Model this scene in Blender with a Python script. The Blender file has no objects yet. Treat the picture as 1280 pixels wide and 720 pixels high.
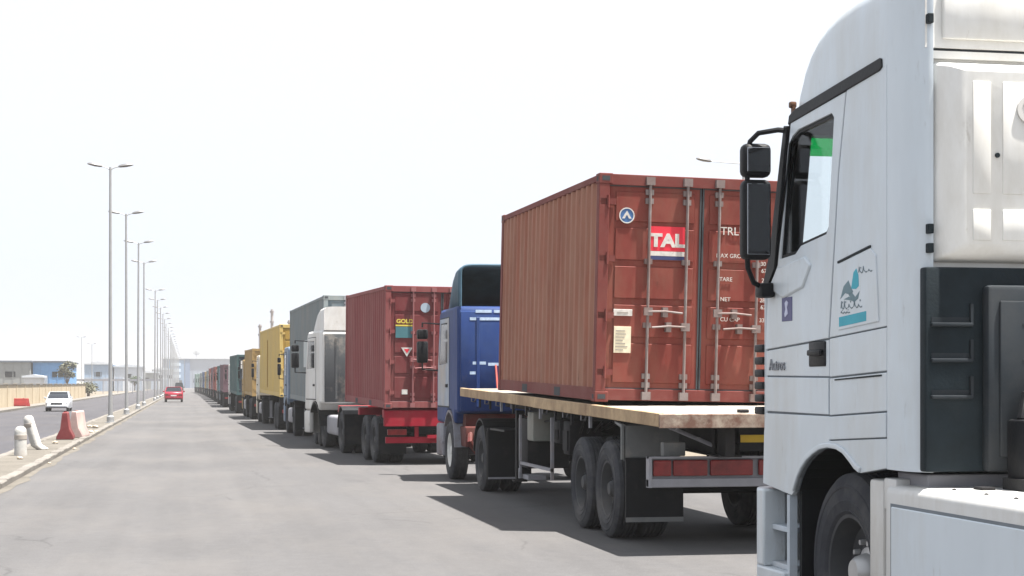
import bpy, bmesh, math, random
from mathutils import Vector, Matrix
from mathutils.geometry import tessellate_polygon
random.seed(7)
PI = math.pi
R = math.radians
sc = bpy.context.scene
COL = sc.collection

# ------------------------------------------------------------------ camera, sky, sun, exposure
cd = bpy.data.cameras.new('camera')
cam = bpy.data.objects.new('camera', cd)
COL.objects.link(cam)
CAM_H = 1.68
YAW = math.atan(405 / 2100)
cam.location = (0, 0, CAM_H)
cam.rotation_euler = (R(90), 0, -YAW)
cd.sensor_width = 36
cd.lens = 36 * 2100 / 1280
cd.shift_y = 120 / 1280
cd.clip_start = 0.1
cd.clip_end = 9000
sc.camera = cam

SUN_DIR = Vector((1.02, -0.50, 4.0)).normalized()      # towards the sun
elev = math.asin(SUN_DIR.z)
azim = math.atan2(SUN_DIR.x, SUN_DIR.y)                # clockwise from +Y
w = bpy.data.worlds.new('World')
sc.world = w
w.use_nodes = True
nt = w.node_tree
bg = nt.nodes['Background']
sky = nt.nodes.new('ShaderNodeTexSky')
sky.sky_type = 'NISHITA'
sky.sun_disc = False
sky.sun_elevation = elev
sky.sun_rotation = azim
sky.air_density = 1.0
sky.dust_density = 8.0
sky.ozone_density = 1.0
hs = nt.nodes.new('ShaderNodeHueSaturation')
hs.inputs['Saturation'].default_value = 0.28
hs.inputs['Value'].default_value = 1.0
nt.links.new(sky.outputs[0], hs.inputs['Color'])
mxs = nt.nodes.new('ShaderNodeMix')                    # thick bright dust veil over the clear-sky colours
mxs.data_type = 'RGBA'
mxs.inputs['Factor'].default_value = 0.90
mxs.inputs[7].default_value = (1.68, 1.80, 2.0, 1)
nt.links.new(hs.outputs[0], mxs.inputs[6])
nt.links.new(mxs.outputs[2], bg.inputs[0])
bg.inputs[1].default_value = 0.15

sl = bpy.data.lights.new('sun', 'SUN')
sl.energy = 4.8
sl.angle = R(0.6)
sl.color = (1.0, 0.955, 0.89)
so = bpy.data.objects.new('sun', sl)
COL.objects.link(so)
so.rotation_euler = SUN_DIR.to_track_quat('Z', 'Y').to_euler()
so.location = (20, -20, 60)

sc.view_settings.view_transform = 'Standard'
sc.view_settings.look = 'None'
sc.view_settings.exposure = 1.9
sc.view_settings.gamma = 1
sc.view_settings.use_curve_mapping = False
HAZE_DENSITY = 0.00052
sc.cycles.volume_bounces = 1
sc.cycles.max_bounces = 8

# ------------------------------------------------------------------ materials
MATS = {}

def mat(name, col, rough=0.6, metal=0.0, var=0.12, scale=2.5, dirt=None, damt=0.0, streak=1.0,
        bump=0.0, bscale=60.0, coat=0.0, dscale=1.2, spec=0.15, rust=None, ramt=0.5, rscale=7.0, wavy=0.0):
    if name in MATS:
        return MATS[name]
    m = bpy.data.materials.new(name)
    m.use_nodes = True
    n = m.node_tree.nodes
    l = m.node_tree.links
    b = n['Principled BSDF']
    b.inputs['Roughness'].default_value = rough
    b.inputs['Metallic'].default_value = metal
    b.inputs['Coat Weight'].default_value = coat
    b.inputs['Specular IOR Level'].default_value = spec
    tc = n.new('ShaderNodeTexCoord')
    mp = n.new('ShaderNodeMapping')
    mp.inputs['Scale'].default_value = (1, 1, 1.0 / streak)
    l.new(tc.outputs['Object'], mp.inputs[0])
    no = n.new('ShaderNodeTexNoise')
    no.inputs['Scale'].default_value = scale
    no.inputs['Detail'].default_value = 6
    no.inputs['Roughness'].default_value = 0.65
    l.new(mp.outputs[0], no.inputs['Vector'])
    mr = n.new('ShaderNodeMapRange')
    mr.inputs['From Min'].default_value = 0.3
    mr.inputs['From Max'].default_value = 0.7
    mr.inputs['To Min'].default_value = 1 - var
    mr.inputs['To Max'].default_value = 1 + var
    l.new(no.outputs[0], mr.inputs[0])
    vm = n.new('ShaderNodeVectorMath')
    vm.operation = 'SCALE'
    vm.inputs[0].default_value = col
    l.new(mr.outputs[0], vm.inputs['Scale'])
    out = vm.outputs[0]
    if dirt:
        n2 = n.new('ShaderNodeTexNoise')
        n2.inputs['Scale'].default_value = dscale
        n2.inputs['Detail'].default_value = 9
        n2.inputs['Roughness'].default_value = 0.72
        l.new(mp.outputs[0], n2.inputs['Vector'])
        m2 = n.new('ShaderNodeMapRange')
        m2.inputs['From Min'].default_value = 0.62 - damt * 0.4
        m2.inputs['From Max'].default_value = 0.82 - damt * 0.3
        m2.inputs['To Max'].default_value = min(0.9, 0.4 + damt * 0.6)
        l.new(n2.outputs[0], m2.inputs[0])
        mx = n.new('ShaderNodeMix')
        mx.data_type = 'RGBA'
        l.new(m2.outputs[0], mx.inputs['Factor'])
        l.new(out, mx.inputs[6])
        mx.inputs[7].default_value = (*dirt, 1)
        out = mx.outputs[2]
    if rust:
        n4 = n.new('ShaderNodeTexNoise')
        n4.inputs['Scale'].default_value = rscale
        n4.inputs['Detail'].default_value = 10
        n4.inputs['Roughness'].default_value = 0.78
        l.new(mp.outputs[0], n4.inputs['Vector'])
        m4 = n.new('ShaderNodeMapRange')
        m4.inputs['From Min'].default_value = 0.60
        m4.inputs['From Max'].default_value = 0.68
        m4.inputs['To Max'].default_value = ramt
        l.new(n4.outputs[0], m4.inputs[0])
        mx4 = n.new('ShaderNodeMix')
        mx4.data_type = 'RGBA'
        l.new(m4.outputs[0], mx4.inputs['Factor'])
        l.new(out, mx4.inputs[6])
        mx4.inputs[7].default_value = (*rust, 1)
        out = mx4.outputs[2]
    l.new(out, b.inputs['Base Color'])
    if wavy:
        n5 = n.new('ShaderNodeTexNoise')
        n5.inputs['Scale'].default_value = 2.2
        n5.inputs['Detail'].default_value = 2
        l.new(tc.outputs['Object'], n5.inputs['Vector'])
        b5 = n.new('ShaderNodeBump')
        b5.inputs['Strength'].default_value = wavy
        b5.inputs['Distance'].default_value = 0.05
        l.new(n5.outputs[0], b5.inputs['Height'])
        l.new(b5.outputs[0], b.inputs['Normal'])
    if bump:
        n3 = n.new('ShaderNodeTexNoise')
        n3.inputs['Scale'].default_value = bscale
        n3.inputs['Detail'].default_value = 4
        l.new(tc.outputs['Object'], n3.inputs['Vector'])
        bp = n.new('ShaderNodeBump')
        bp.inputs['Strength'].default_value = bump
        bp.inputs['Distance'].default_value = 0.01
        l.new(n3.outputs[0], bp.inputs['Height'])
        l.new(bp.outputs[0], b.inputs['Normal'])
    MATS[name] = m
    return m

def glass(name, tint=(0.96, 0.985, 0.99), clear=0.94):
    if name in MATS:
        return MATS[name]
    m = bpy.data.materials.new(name)
    m.use_nodes = True
    n = m.node_tree.nodes
    l = m.node_tree.links
    n.remove(n['Principled BSDF'])
    tr = n.new('ShaderNodeBsdfTransparent')
    tr.inputs[0].default_value = (*tint, 1)
    gl = n.new('ShaderNodeBsdfGlossy')
    gl.inputs['Roughness'].default_value = 0.03
    mx = n.new('ShaderNodeMixShader')
    mx.inputs[0].default_value = 1 - clear
    l.new(tr.outputs[0], mx.inputs[1])
    l.new(gl.outputs[0], mx.inputs[2])
    l.new(mx.outputs[0], n['Material Output'].inputs[0])
    MATS[name] = m
    return m

DUST = (0.42, 0.36, 0.29)
white_paint = mat('white_paint', (0.50, 0.555, 0.60), 0.32, var=0.04, dirt=(0.40, 0.40, 0.38), damt=0.42, streak=4, spec=0.45, wavy=0.25, rust=(0.20, 0.18, 0.15), ramt=0.35, rscale=9)
white_bare = mat('white_body', (0.54, 0.54, 0.53), 0.42, var=0.05, dirt=(0.36, 0.33, 0.28), damt=0.45, streak=3, rust=(0.17, 0.13, 0.09), ramt=0.45, wavy=0.2)
black_plastic = mat('black_plastic', (0.010, 0.011, 0.013), 0.5, var=0.25, dirt=(0.06, 0.055, 0.05), damt=0.25, bump=0.15)
charcoal = mat('charcoal_plastic', (0.009, 0.015, 0.019), 0.62, var=0.25, scale=6, dirt=(0.026, 0.030, 0.032), damt=0.3, bump=0.2)
backing = mat('dark_gap', (0.05, 0.055, 0.06), 0.8)
rubber = mat('tyre_rubber', (0.042, 0.044, 0.050), 0.9, var=0.2, scale=5, dirt=(0.115, 0.108, 0.10), damt=0.4, bump=0.35, bscale=40)
steel_rim = mat('rim_steel', (0.05, 0.052, 0.056), 0.6, 0.0, var=0.2, dirt=(0.08, 0.07, 0.06), damt=0.4)
silver = mat('silver_metal', (0.62, 0.62, 0.62), 0.35, 0.7, var=0.1, dirt=(0.3, 0.27, 0.23), damt=0.2)
chassis_m = mat('chassis_metal', (0.016, 0.016, 0.018), 0.7, 0.1, var=0.25, scale=6, dirt=(0.045, 0.04, 0.036), damt=0.3, bump=0.2)
galv = mat('galvanised', (0.24, 0.24, 0.26), 0.6, 0.2, var=0.12, scale=4, dirt=(0.33, 0.22, 0.16), damt=0.2)
lamp_red = mat('tail_light_red', (0.17, 0.014, 0.014), 0.3, var=0.35, scale=8, spec=0.4)
interior_m = mat('cab_interior', (0.10, 0.11, 0.13), 0.85)
dark_glass = mat('dark_glass', (0.012, 0.015, 0.02), 0.12, var=0.1)
dark_glass.node_tree.nodes['Principled BSDF'].inputs['Specular IOR Level'].default_value = 0.2
clear_glass = glass('clear_glass')

rear_white_lit = mat('cab_rear_white_lit', (0.70, 0.70, 0.68), 0.5, var=0.05, dirt=(0.45, 0.42, 0.36), damt=0.4, streak=3, rust=(0.25, 0.2, 0.14), ramt=0.4, wavy=0.25)  # body white raised for the cab back only, its sunlight put into the colour

# ------------------------------------------------------------------ mesh builder
class MB:
    def __init__(s, org=(0, 0, 0)):
        s.bm = bmesh.new()
        s.o = Vector(org)

    def face(s, pts):
        vs = [s.bm.verts.new(p) for p in pts]
        return s.bm.faces.new(vs)

    def box(s, x0, x1, y0, y1, z0, z1, bev=0.0, seg=2, M=None):
        x0, x1 = sorted((x0, x1)); y0, y1 = sorted((y0, y1)); z0, z1 = sorted((z0, z1))
        g = bmesh.ops.create_cube(s.bm, size=1)
        vs = g['verts']
        for v in vs:
            v.co = Vector(((x0 + x1) / 2 + v.co.x * (x1 - x0), (y0 + y1) / 2 + v.co.y * (y1 - y0),
                           (z0 + z1) / 2 + v.co.z * (z1 - z0)))
            if M is not None:
                v.co = M @ v.co
        if bev:
            es = list({e for v in vs for e in v.link_edges})
            bmesh.ops.bevel(s.bm, geom=es, offset=bev, segments=seg, profile=0.5, affect='EDGES')
        return s

    def prism(s, poly, axis, a, b):
        """closed polygon (2D in the two other axes, in xyz order) extruded along axis from a to b"""
        return s.plate(poly, [], axis, a, b)

    def plate(s, outer, holes, axis, a, b):
        def P(p, t):
            if axis == 'x': return (t, p[0], p[1])
            if axis == 'y': return (p[0], t, p[1])
            return (p[0], p[1], t)
        loops = [outer] + list(holes)
        flat = [p for lp in loops for p in lp]
        tris = tessellate_polygon([[Vector((p[0], p[1], 0)) for p in lp] for lp in loops])
        va = [s.bm.verts.new(P(p, a)) for p in flat]
        vb = [s.bm.verts.new(P(p, b)) for p in flat]
        fs = []
        if not holes:
            n = len(outer)
            fs.append(s.bm.faces.new(va)); fs.append(s.bm.faces.new(vb[::-1]))
        else:
            for t in tris:
                try:
                    fs.append(s.bm.faces.new([va[i] for i in t]))
                    fs.append(s.bm.faces.new([vb[i] for i in reversed(t)]))
                except ValueError:
                    pass
        k = 0
        for lp in loops:
            n = len(lp)
            for i in range(n):
                j = (i + 1) % n
                fs.append(s.bm.faces.new([va[k + i], va[k + j], vb[k + j], vb[k + i]]))
            k += n
        bmesh.ops.recalc_face_normals(s.bm, faces=fs)
        return s

    def tube(s, pts, r, n=8, r2=None):
        pts = [Vector(p) for p in pts]
        rings = []
        up = None
        for i, p in enumerate(pts):
            if i == 0: d = pts[1] - p
            elif i == len(pts) - 1: d = p - pts[i - 1]
            else: d = (pts[i + 1] - p).normalized() + (p - pts[i - 1]).normalized()
            d.normalize()
            if up is None:
                up = Vector((0, 0, 1)) if abs(d.z) < 0.9 else Vector((1, 0, 0))
            a = d.cross(up).normalized()
            bb = a.cross(d).normalized()
            up = bb
            rr = r if r2 is None else r + (r2 - r) * i / (len(pts) - 1)
            rings.append([s.bm.verts.new(p + a * rr * math.cos(2 * PI * k / n) + bb * rr * math.sin(2 * PI * k / n))
                          for k in range(n)])
        fs = []
        for A, B in zip(rings, rings[1:]):
            for k in range(n):
                fs.append(s.bm.faces.new([A[k], A[(k + 1) % n], B[(k + 1) % n], B[k]]))
        fs.append(s.bm.faces.new(rings[0][::-1]))
        fs.append(s.bm.faces.new(rings[-1]))
        bmesh.ops.recalc_face_normals(s.bm, faces=fs)
        return s

    def lathe(s, prof, c, axis='x', n=40):
        """profile of (radius, offset along axis), closed ring if it starts/ends off-axis"""
        c = Vector(c)
        rings = []
        for r, h in prof:
            ring = []
            for k in range(n):
                a = 2 * PI * k / n
                u, v = r * math.cos(a), r * math.sin(a)
                if axis == 'x': q = Vector((h, u, v))
                elif axis == 'y': q = Vector((u, h, v))
                else: q = Vector((u, v, h))
                ring.append(s.bm.verts.new(c + q))
            rings.append(ring)
        fs = []
        for A, B in zip(rings, rings[1:]):
            for k in range(n):
                fs.append(s.bm.faces.new([A[k], A[(k + 1) % n], B[(k + 1) % n], B[k]]))
        if prof[0][0] > 1e-4 and prof[0] != prof[-1]:
            fs.append(s.bm.faces.new(rings[0][::-1]))
        if prof[-1][0] > 1e-4 and prof[0] != prof[-1]:
            fs.append(s.bm.faces.new(rings[-1]))
        bmesh.ops.recalc_face_normals(s.bm, faces=fs)
        return s

    def loft(s, secs, closed=True, caps=True):
        rings = [[s.bm.verts.new(p) for p in sec] for sec in secs]
        fs = []
        n = len(rings[0])
        for A, B in zip(rings, rings[1:]):
            for k in range(n if closed else n - 1):
                fs.append(s.bm.faces.new([A[k], A[(k + 1) % n], B[(k + 1) % n], B[k]]))
        if caps:
            fs.append(s.bm.faces.new(rings[0][::-1]))
            fs.append(s.bm.faces.new(rings[-1]))
        bmesh.ops.recalc_face_normals(s.bm, faces=fs)
        return s

    def build(s, name, m, parent=None, smooth=True, bev=0.0, loc=None, ang=35, M=None):
        if M is not None:
            bmesh.ops.transform(s.bm, matrix=M, verts=s.bm.verts)
        for v in s.bm.verts:
            v.co -= s.o
        me = bpy.data.meshes.new(name)
        s.bm.to_mesh(me)
        s.bm.free()
        me.materials.append(m)
        if smooth:
            me.shade_smooth()
            me.set_sharp_from_angle(angle=R(ang))
        o = bpy.data.objects.new(name, me)
        COL.objects.link(o)
        if parent is not None:
            o.parent = parent
        if loc is not None:
            o.location = loc
        if bev:
            md = o.modifiers.new('bevel', 'BEVEL')
            md.width = bev
            md.segments = 2
            md.limit_method = 'ANGLE'
            md.angle_limit = R(40)
        return o

def tag(o, label, cat, group=None):
    o['label'] = label
    o['category'] = cat
    if group: o['group'] = group
    return o

def struct(o):
    o['kind'] = 'structure'
    return o

def thing(name, label, cat, loc=(0, 0, 0), rz=0.0, group=None, rot=None):
    o = bpy.data.objects.new(name, None)
    COL.objects.link(o)
    o.empty_display_size = 0.3
    o.location = loc
    o.rotation_euler = rot if rot else (0, 0, rz)
    return tag(o, label, cat, group)

KIDS = {}
def copy_tree(o, parent=None):
    c = o.copy()
    COL.objects.link(c)
    c.parent = parent
    for ch in [x for x in bpy.data.objects if x.parent == o]:
        copy_tree(ch, c)
    return c

def text_mesh(name, body, size, m, parent, loc, rot, depth=0.002, sx=1.0, bold=0.0, label=None):
    cu = bpy.data.curves.new(name, 'FONT')
    cu.body = body
    cu.size = size
    cu.extrude = depth
    cu.offset = bold
    cu.align_x = 'CENTER'
    cu.align_y = 'CENTER'
    cu.space_line = 1.0
    tmp = bpy.data.objects.new('tmp', cu)
    COL.objects.link(tmp)
    bpy.context.view_layer.update()
    dg = bpy.context.evaluated_depsgraph_get()
    me = bpy.data.meshes.new_from_object(tmp.evaluated_get(dg))
    bpy.data.objects.remove(tmp)
    me.materials.clear()
    me.materials.append(m)
    for v in me.vertices:
        v.co.x *= sx
    o = bpy.data.objects.new(name, me)
    COL.objects.link(o)
    o.parent = parent
    o.location = loc
    o.rotation_euler = rot
    return o
REAR = (R(90), 0, 0)                       # lettering that faces -Y
LEFT = (R(90), 0, R(-90))                  # lettering that faces -X

# ------------------------------------------------------------------ ground
def ground_mat(name, col, var, big, grain, rough=0.9, dust=None, streaks=False, bump=0.5):
    m = bpy.data.materials.new(name)
    m.use_nodes = True
    n = m.node_tree.nodes; l = m.node_tree.links
    b = n['Principled BSDF']
    b.inputs['Roughness'].default_value = rough
    b.inputs['Specular IOR Level'].default_value = 0.12
    tc = n.new('ShaderNodeTexCoord')
    def noise(scale, sc3=(1, 1, 1), det=6, rgh=0.6):
        mp = n.new('ShaderNodeMapping'); mp.inputs['Scale'].default_value = sc3
        l.new(tc.outputs['Object'], mp.inputs[0])
        t = n.new('ShaderNodeTexNoise'); t.inputs['Scale'].default_value = scale
        t.inputs['Detail'].default_value = det; t.inputs['Roughness'].default_value = rgh
        l.new(mp.outputs[0], t.inputs['Vector'])
        return t.outputs[0]
    def rng(v, a, b_, lo, hi):
        r = n.new('ShaderNodeMapRange')
        r.inputs['From Min'].default_value = a; r.inputs['From Max'].default_value = b_
        r.inputs['To Min'].default_value = lo; r.inputs['To Max'].default_value = hi
        l.new(v, r.inputs[0]); return r.outputs[0]
    def mul(a, b_):
        r = n.new('ShaderNodeMath'); r.operation = 'MULTIPLY'
        l.new(a, r.inputs[0]); l.new(b_, r.inputs[1]); return r.outputs[0]
    f = mul(rng(noise(big), 0.3, 0.7, 1 - var, 1 + var), rng(noise(grain, det=3), 0.3, 0.7, 0.86, 1.14))
    f = mul(f, rng(noise(6.0, det=8), 0.3, 0.7, 0.94, 1.06))
    if streaks:
        f = mul(f, rng(noise(1.0, (1.6, 0.03, 1), det=5), 0.35, 0.65, 0.93, 1.06))
        f = mul(f, rng(noise(0.9, (0.5, 0.12, 1), det=9, rgh=0.75), 0.60, 0.68, 1.0, 0.88))
        f = mul(f, rng(noise(180, det=2), 0.35, 0.65, 0.84, 1.16))
        vo = n.new('ShaderNodeTexVoronoi'); vo.feature = 'DISTANCE_TO_EDGE'; vo.inputs['Scale'].default_value = 0.33
        wn = n.new('ShaderNodeTexNoise'); wn.inputs['Scale'].default_value = 1.4; wn.inputs['Detail'].default_value = 8
        l.new(tc.outputs['Object'], wn.inputs['Vector'])
        ad = n.new('ShaderNodeMix'); ad.data_type = 'VECTOR'; ad.inputs['Factor'].default_value = 0.30
        l.new(tc.outputs['Object'], ad.inputs[4]); l.new(wn.outputs['Color'], ad.inputs[5])
        l.new(ad.outputs[1], vo.inputs['Vector'])
        cr = rng(vo.outputs['Distance'], 0.0, 0.006, 0.72, 1.0)
        msk = rng(noise(0.25, det=3), 0.50, 0.56, 0.0, 1.0)
        mm = n.new('ShaderNodeMix'); mm.data_type = 'FLOAT'
        l.new(msk, mm.inputs[0]); mm.inputs[2].default_value = 1.0; l.new(cr, mm.inputs[3])
        f = mul(f, mm.outputs[0])
    vm = n.new('ShaderNodeVectorMath'); vm.operation = 'SCALE'
    vm.inputs[0].default_value = col
    l.new(f, vm.inputs['Scale'])
    out = vm.outputs[0]
    if dust:
        dcol, amt = dust
        mx = n.new('ShaderNodeMix'); mx.data_type = 'RGBA'
        l.new(rng(noise(0.35, (1, 0.35, 1), det=9, rgh=0.7), 0.45, 0.75, 0, amt), mx.inputs['Factor'])
        l.new(out, mx.inputs[6]); mx.inputs[7].default_value = (*dcol, 1)
        out = mx.outputs[2]
    l.new(out, b.inputs['Base Color'])
    bp = n.new('ShaderNodeBump'); bp.inputs['Strength'].default_value = bump; bp.inputs['Distance'].default_value = 0.01
    l.new(noise(grain * 0.8, det=4), bp.inputs['Height'])
    l.new(bp.outputs[0], b.inputs['Normal'])
    return m

SAND = (0.14, 0.12, 0.095)
sand_m = ground_mat('sand_ground', SAND, 0.15, 0.2, 25)
asphalt_m = ground_mat('dusty_asphalt', (0.078, 0.0765, 0.078), 0.09, 0.12, 70, streaks=True, dust=((0.112, 0.105, 0.100), 0.65), bump=0.35)
asphalt2_m = ground_mat('grey_asphalt', (0.056, 0.055, 0.061), 0.08, 0.12, 70, streaks=True, dust=((0.085, 0.078, 0.072), 0.4), bump=0.35)
conc_m = ground_mat('kerb_concrete', (0.15, 0.14, 0.128), 0.18, 0.8, 30, dust=((0.125, 0.11, 0.09), 0.6))
grit_m = ground_mat('gutter_grit', (0.105, 0.096, 0.083), 0.2, 0.9, 20)

def sheet(name, x0, x1, y0, y1, z, m, th=0.0, ny=1):
    b = MB()
    if th:
        b.box(x0, x1, y0, y1, z - th, z)
    else:
        for i in range(ny):
            a, c = y0 + (y1 - y0) * i / ny, y0 + (y1 - y0) * (i + 1) / ny
            b.face([(x0, a, z), (x1, a, z), (x1, c, z), (x0, c, z)])
        bmesh.ops.remove_doubles(b.bm, verts=b.bm.verts, dist=1e-4)
    return struct(b.build(name, m, smooth=False))

sheet('ground', -1390, 1390, -50, 2590, -0.012, sand_m)
sheet('road', -2.93, 8.6, -45, 640, -0.004, asphalt_m)
sheet('opposite_road', -10.7, -4.2, -45, 640, -0.006, asphalt2_m)
sheet('cross_road', -200, 200, 640, 655, -0.003, asphalt2_m)

def ragged_strip(name, xa, xb, y0, y1, z, m, amp, step=0.7):
    """thin drift of grit with an uneven right-hand edge"""
    b = MB()
    ys = []
    y = y0
    while y < y1:
        ys.append(y); y += step * random.uniform(0.6, 1.6) * (1 + max(0, y) / 50)
    ys.append(y1)
    prev = None
    for y in ys:
        e = xb + amp * (math.sin(y * 0.9) * 0.5 + math.sin(y * 2.3 + 1) * 0.3) + random.uniform(-0.25, 0.25) * amp
        cur = (b.bm.verts.new((xa, y, z)), b.bm.verts.new((e, y, z)))
        if prev: b.bm.faces.new([prev[0], prev[1], cur[1], cur[0]])
        prev = cur
    return struct(b.build(name, m, smooth=False))
ragged_strip('gutter_sand', -2.97, -2.78, -45, 300, 0.0, grit_m, 0.10, step=0.35)
ragged_strip('verge_sand', 8.7, 8.15, -45, 300, 0.0, grit_m, 0.3)

# median: kerb stones and infill
b = MB()
y = -40
while y < 420:
    L = 1.0 if y < 120 else 6.0
    for x0 in (-3.12, -4.16):
        dz = random.uniform(-0.008, 0.006)
        b.box(x0, x0 + 0.18, y, y + L - 0.02, -0.03, 0.105 + dz * 2, bev=0.02, seg=1)
    y += L
struct(b.build('median_kerb', conc_m, smooth=False))
sheet('median', -3.98, -3.12, -40, 420, 0.085, grit_m, th=0.12)
sheet('far_pavement', -12.3, -10.7, -40, 420, 0.13, conc_m, th=0.15)
sheet('building_apron', -30, 60, 655, 900, 0.0, conc_m)

# ------------------------------------------------------------------ wheels
WMESH = {}
def wheel_meshes(r, wd=0.29, rim=steel_rim, key='std'):
    if (r, key) in WMESH: return WMESH[(r, key)]
    h = wd / 2
    rr = r * 0.56
    t = MB()
    prof = [(rr, -h * 0.78), (rr + 0.02, -h * 0.92), (rr + 0.03, -h * 0.96), (rr + 0.034, -h * 0.92), (rr + (r - rr) * 0.35, -h * 1.02), (rr + (r - rr) * 0.37, -h * 0.985), (r - 0.095, -h * 0.98), (r - 0.09, -h * 1.01), (r - 0.08, -h * 1.01), (r - 0.075, -h * 0.97), (r - 0.035, -h * 0.93), (r - 0.008, -h * 0.78)]
    k = 5
    for i in range(k):                                    # tread grooves round the tyre
        a = -h * 0.78 + (2 * h * 0.78) * i / k
        c = -h * 0.78 + (2 * h * 0.78) * (i + 1) / k
        if i: prof += [(r - 0.018, a), (r - 0.018, a + 0.012), (r, a + 0.014)]
        prof += [(r, c - 0.004)]
    prof += [(r - 0.008, h * 0.78), (r - 0.035, h * 0.93), (r - 0.085, h), (rr + (r - rr) * 0.35, h * 1.02), (rr + 0.02, h * 0.92), (rr, h * 0.78)]
    prof.append(prof[0])
    t.lathe(prof, (0, 0, 0), 'x', 48)
    ty = t.build('tyre', rubber)
    q = MB()
    q.lathe([(rr + 0.004, -h * 0.8), (rr + 0.018, -h * 0.86), (rr - 0.01, -h * 0.84), (rr - 0.035, -h * 0.5), (rr - 0.05, -h * 0.1), (rr * 0.62, h * 0.05),
             (rr * 0.48, -h * 0.15), (rr * 0.44, -h * 0.15), (rr * 0.44, h * 0.35), (rr - 0.03, h * 0.5), (rr + 0.004, h * 0.8), (rr + 0.004, -h * 0.8)], (0, 0, 0), 'x', 40)
    ri = q.build('rim', rim)
    u = MB()
    u.lathe([(0.0, -h * 0.75), (rr * 0.22, -h * 0.75), (rr * 0.28, -h * 0.6), (rr * 0.34, -h * 0.2), (rr * 0.44, -h * 0.17), (rr * 0.44, 0.04), (0.0, 0.04)], (0, 0, 0), 'x', 20)
    for i in range(10):
        a = 2 * PI * i / 10
        u.lathe([(0.0, -h * 0.34), (0.016, -h * 0.34), (0.018, -h * 0.1), (0.0, -h * 0.1)], (0, rr * 0.54 * math.cos(a), rr * 0.54 * math.sin(a)), 'x', 6)
    wh = u.build('wheel', rim)
    if key == 'near': wh.data.materials.clear(); wh.data.materials.append(silver_hub)
    ms = (wh.data, ty.data, ri.data)
    for o in (wh, ty, ri): bpy.data.objects.remove(o)
    WMESH[(r, key)] = ms
    return ms

def wheel(parent, x, y, r=0.52, key='std', rim=steel_rim, wd=0.29, face=-1, steer=0.0, z=None):
    ms = wheel_meshes(r, wd, rim, key)
    o = bpy.data.objects.new('wheel', ms[0]); COL.objects.link(o)
    o.parent = parent
    o.location = (x, y, r - 0.006 if z is None else z)
    o.rotation_euler = (random.uniform(0, 1) if face < 0 else 0, 0, (0 if face < 0 else PI) + steer)
    for nm, me in (('tyre', ms[1]), ('rim', ms[2])):
        c = bpy.data.objects.new(nm, me); COL.objects.link(c); c.parent = o
    return o

def axle(parent, y, hw=1.24, r=0.52, dual=True, key='std', rim=steel_rim):
    """hw = distance from the centre to the outer tyre face"""
    for s in (-1, 1):
        wheel(parent, s * (hw - 0.15), y, r, key, rim, face=s)
        if dual: wheel(parent, s * (hw - 0.15 - 0.33), y, r, 'std', steel_rim, face=-s)
    a = MB()
    a.tube([(-hw + 0.3, y, r), (hw - 0.3, y, r)], 0.07, 10)
    a.box(-0.5, -0.4, y - 0.5, y + 0.5, r + 0.07, r + 0.14)
    a.box(0.4, 0.5, y - 0.5, y + 0.5, r + 0.07, r + 0.14)
    return a.build('axle', chassis_m, parent)

# ------------------------------------------------------------------ container
def corrugated(b, side, L, z0, z1, x_out, depth=0.036, pitch=0.262, inner=0.06):
    """vertical corrugations along y between z0 and z1, outer face at x_out*side; closed at the back"""
    ys = []
    y = 0.14
    pr = [(y, 0)]
    n = int((L - 0.28) / pitch)
    p = (L - 0.28) / n
    for i in range(n):
        y0 = 0.14 + i * p
        pr += [(y0 + p * 0.22, 0), (y0 + p * 0.42, depth), (y0 + p * 0.72, depth), (y0 + p * 0.92, 0)]
    pr.append((L - 0.14, 0))
    s = side
    for (a, da), (c, dc) in zip(pr, pr[1:]):
        b.face([(s * (x_out - da), a, z0), (s * (x_out - dc), c, z0), (s * (x_out - dc), c, z1), (s * (x_out - da), a, z1)][::s])
    xi = s * (x_out - inner)
    b.face([(xi, 0.14, z0), (xi, 0.14, z1), (xi, L - 0.14, z1), (xi, L - 0.14, z0)])

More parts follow.
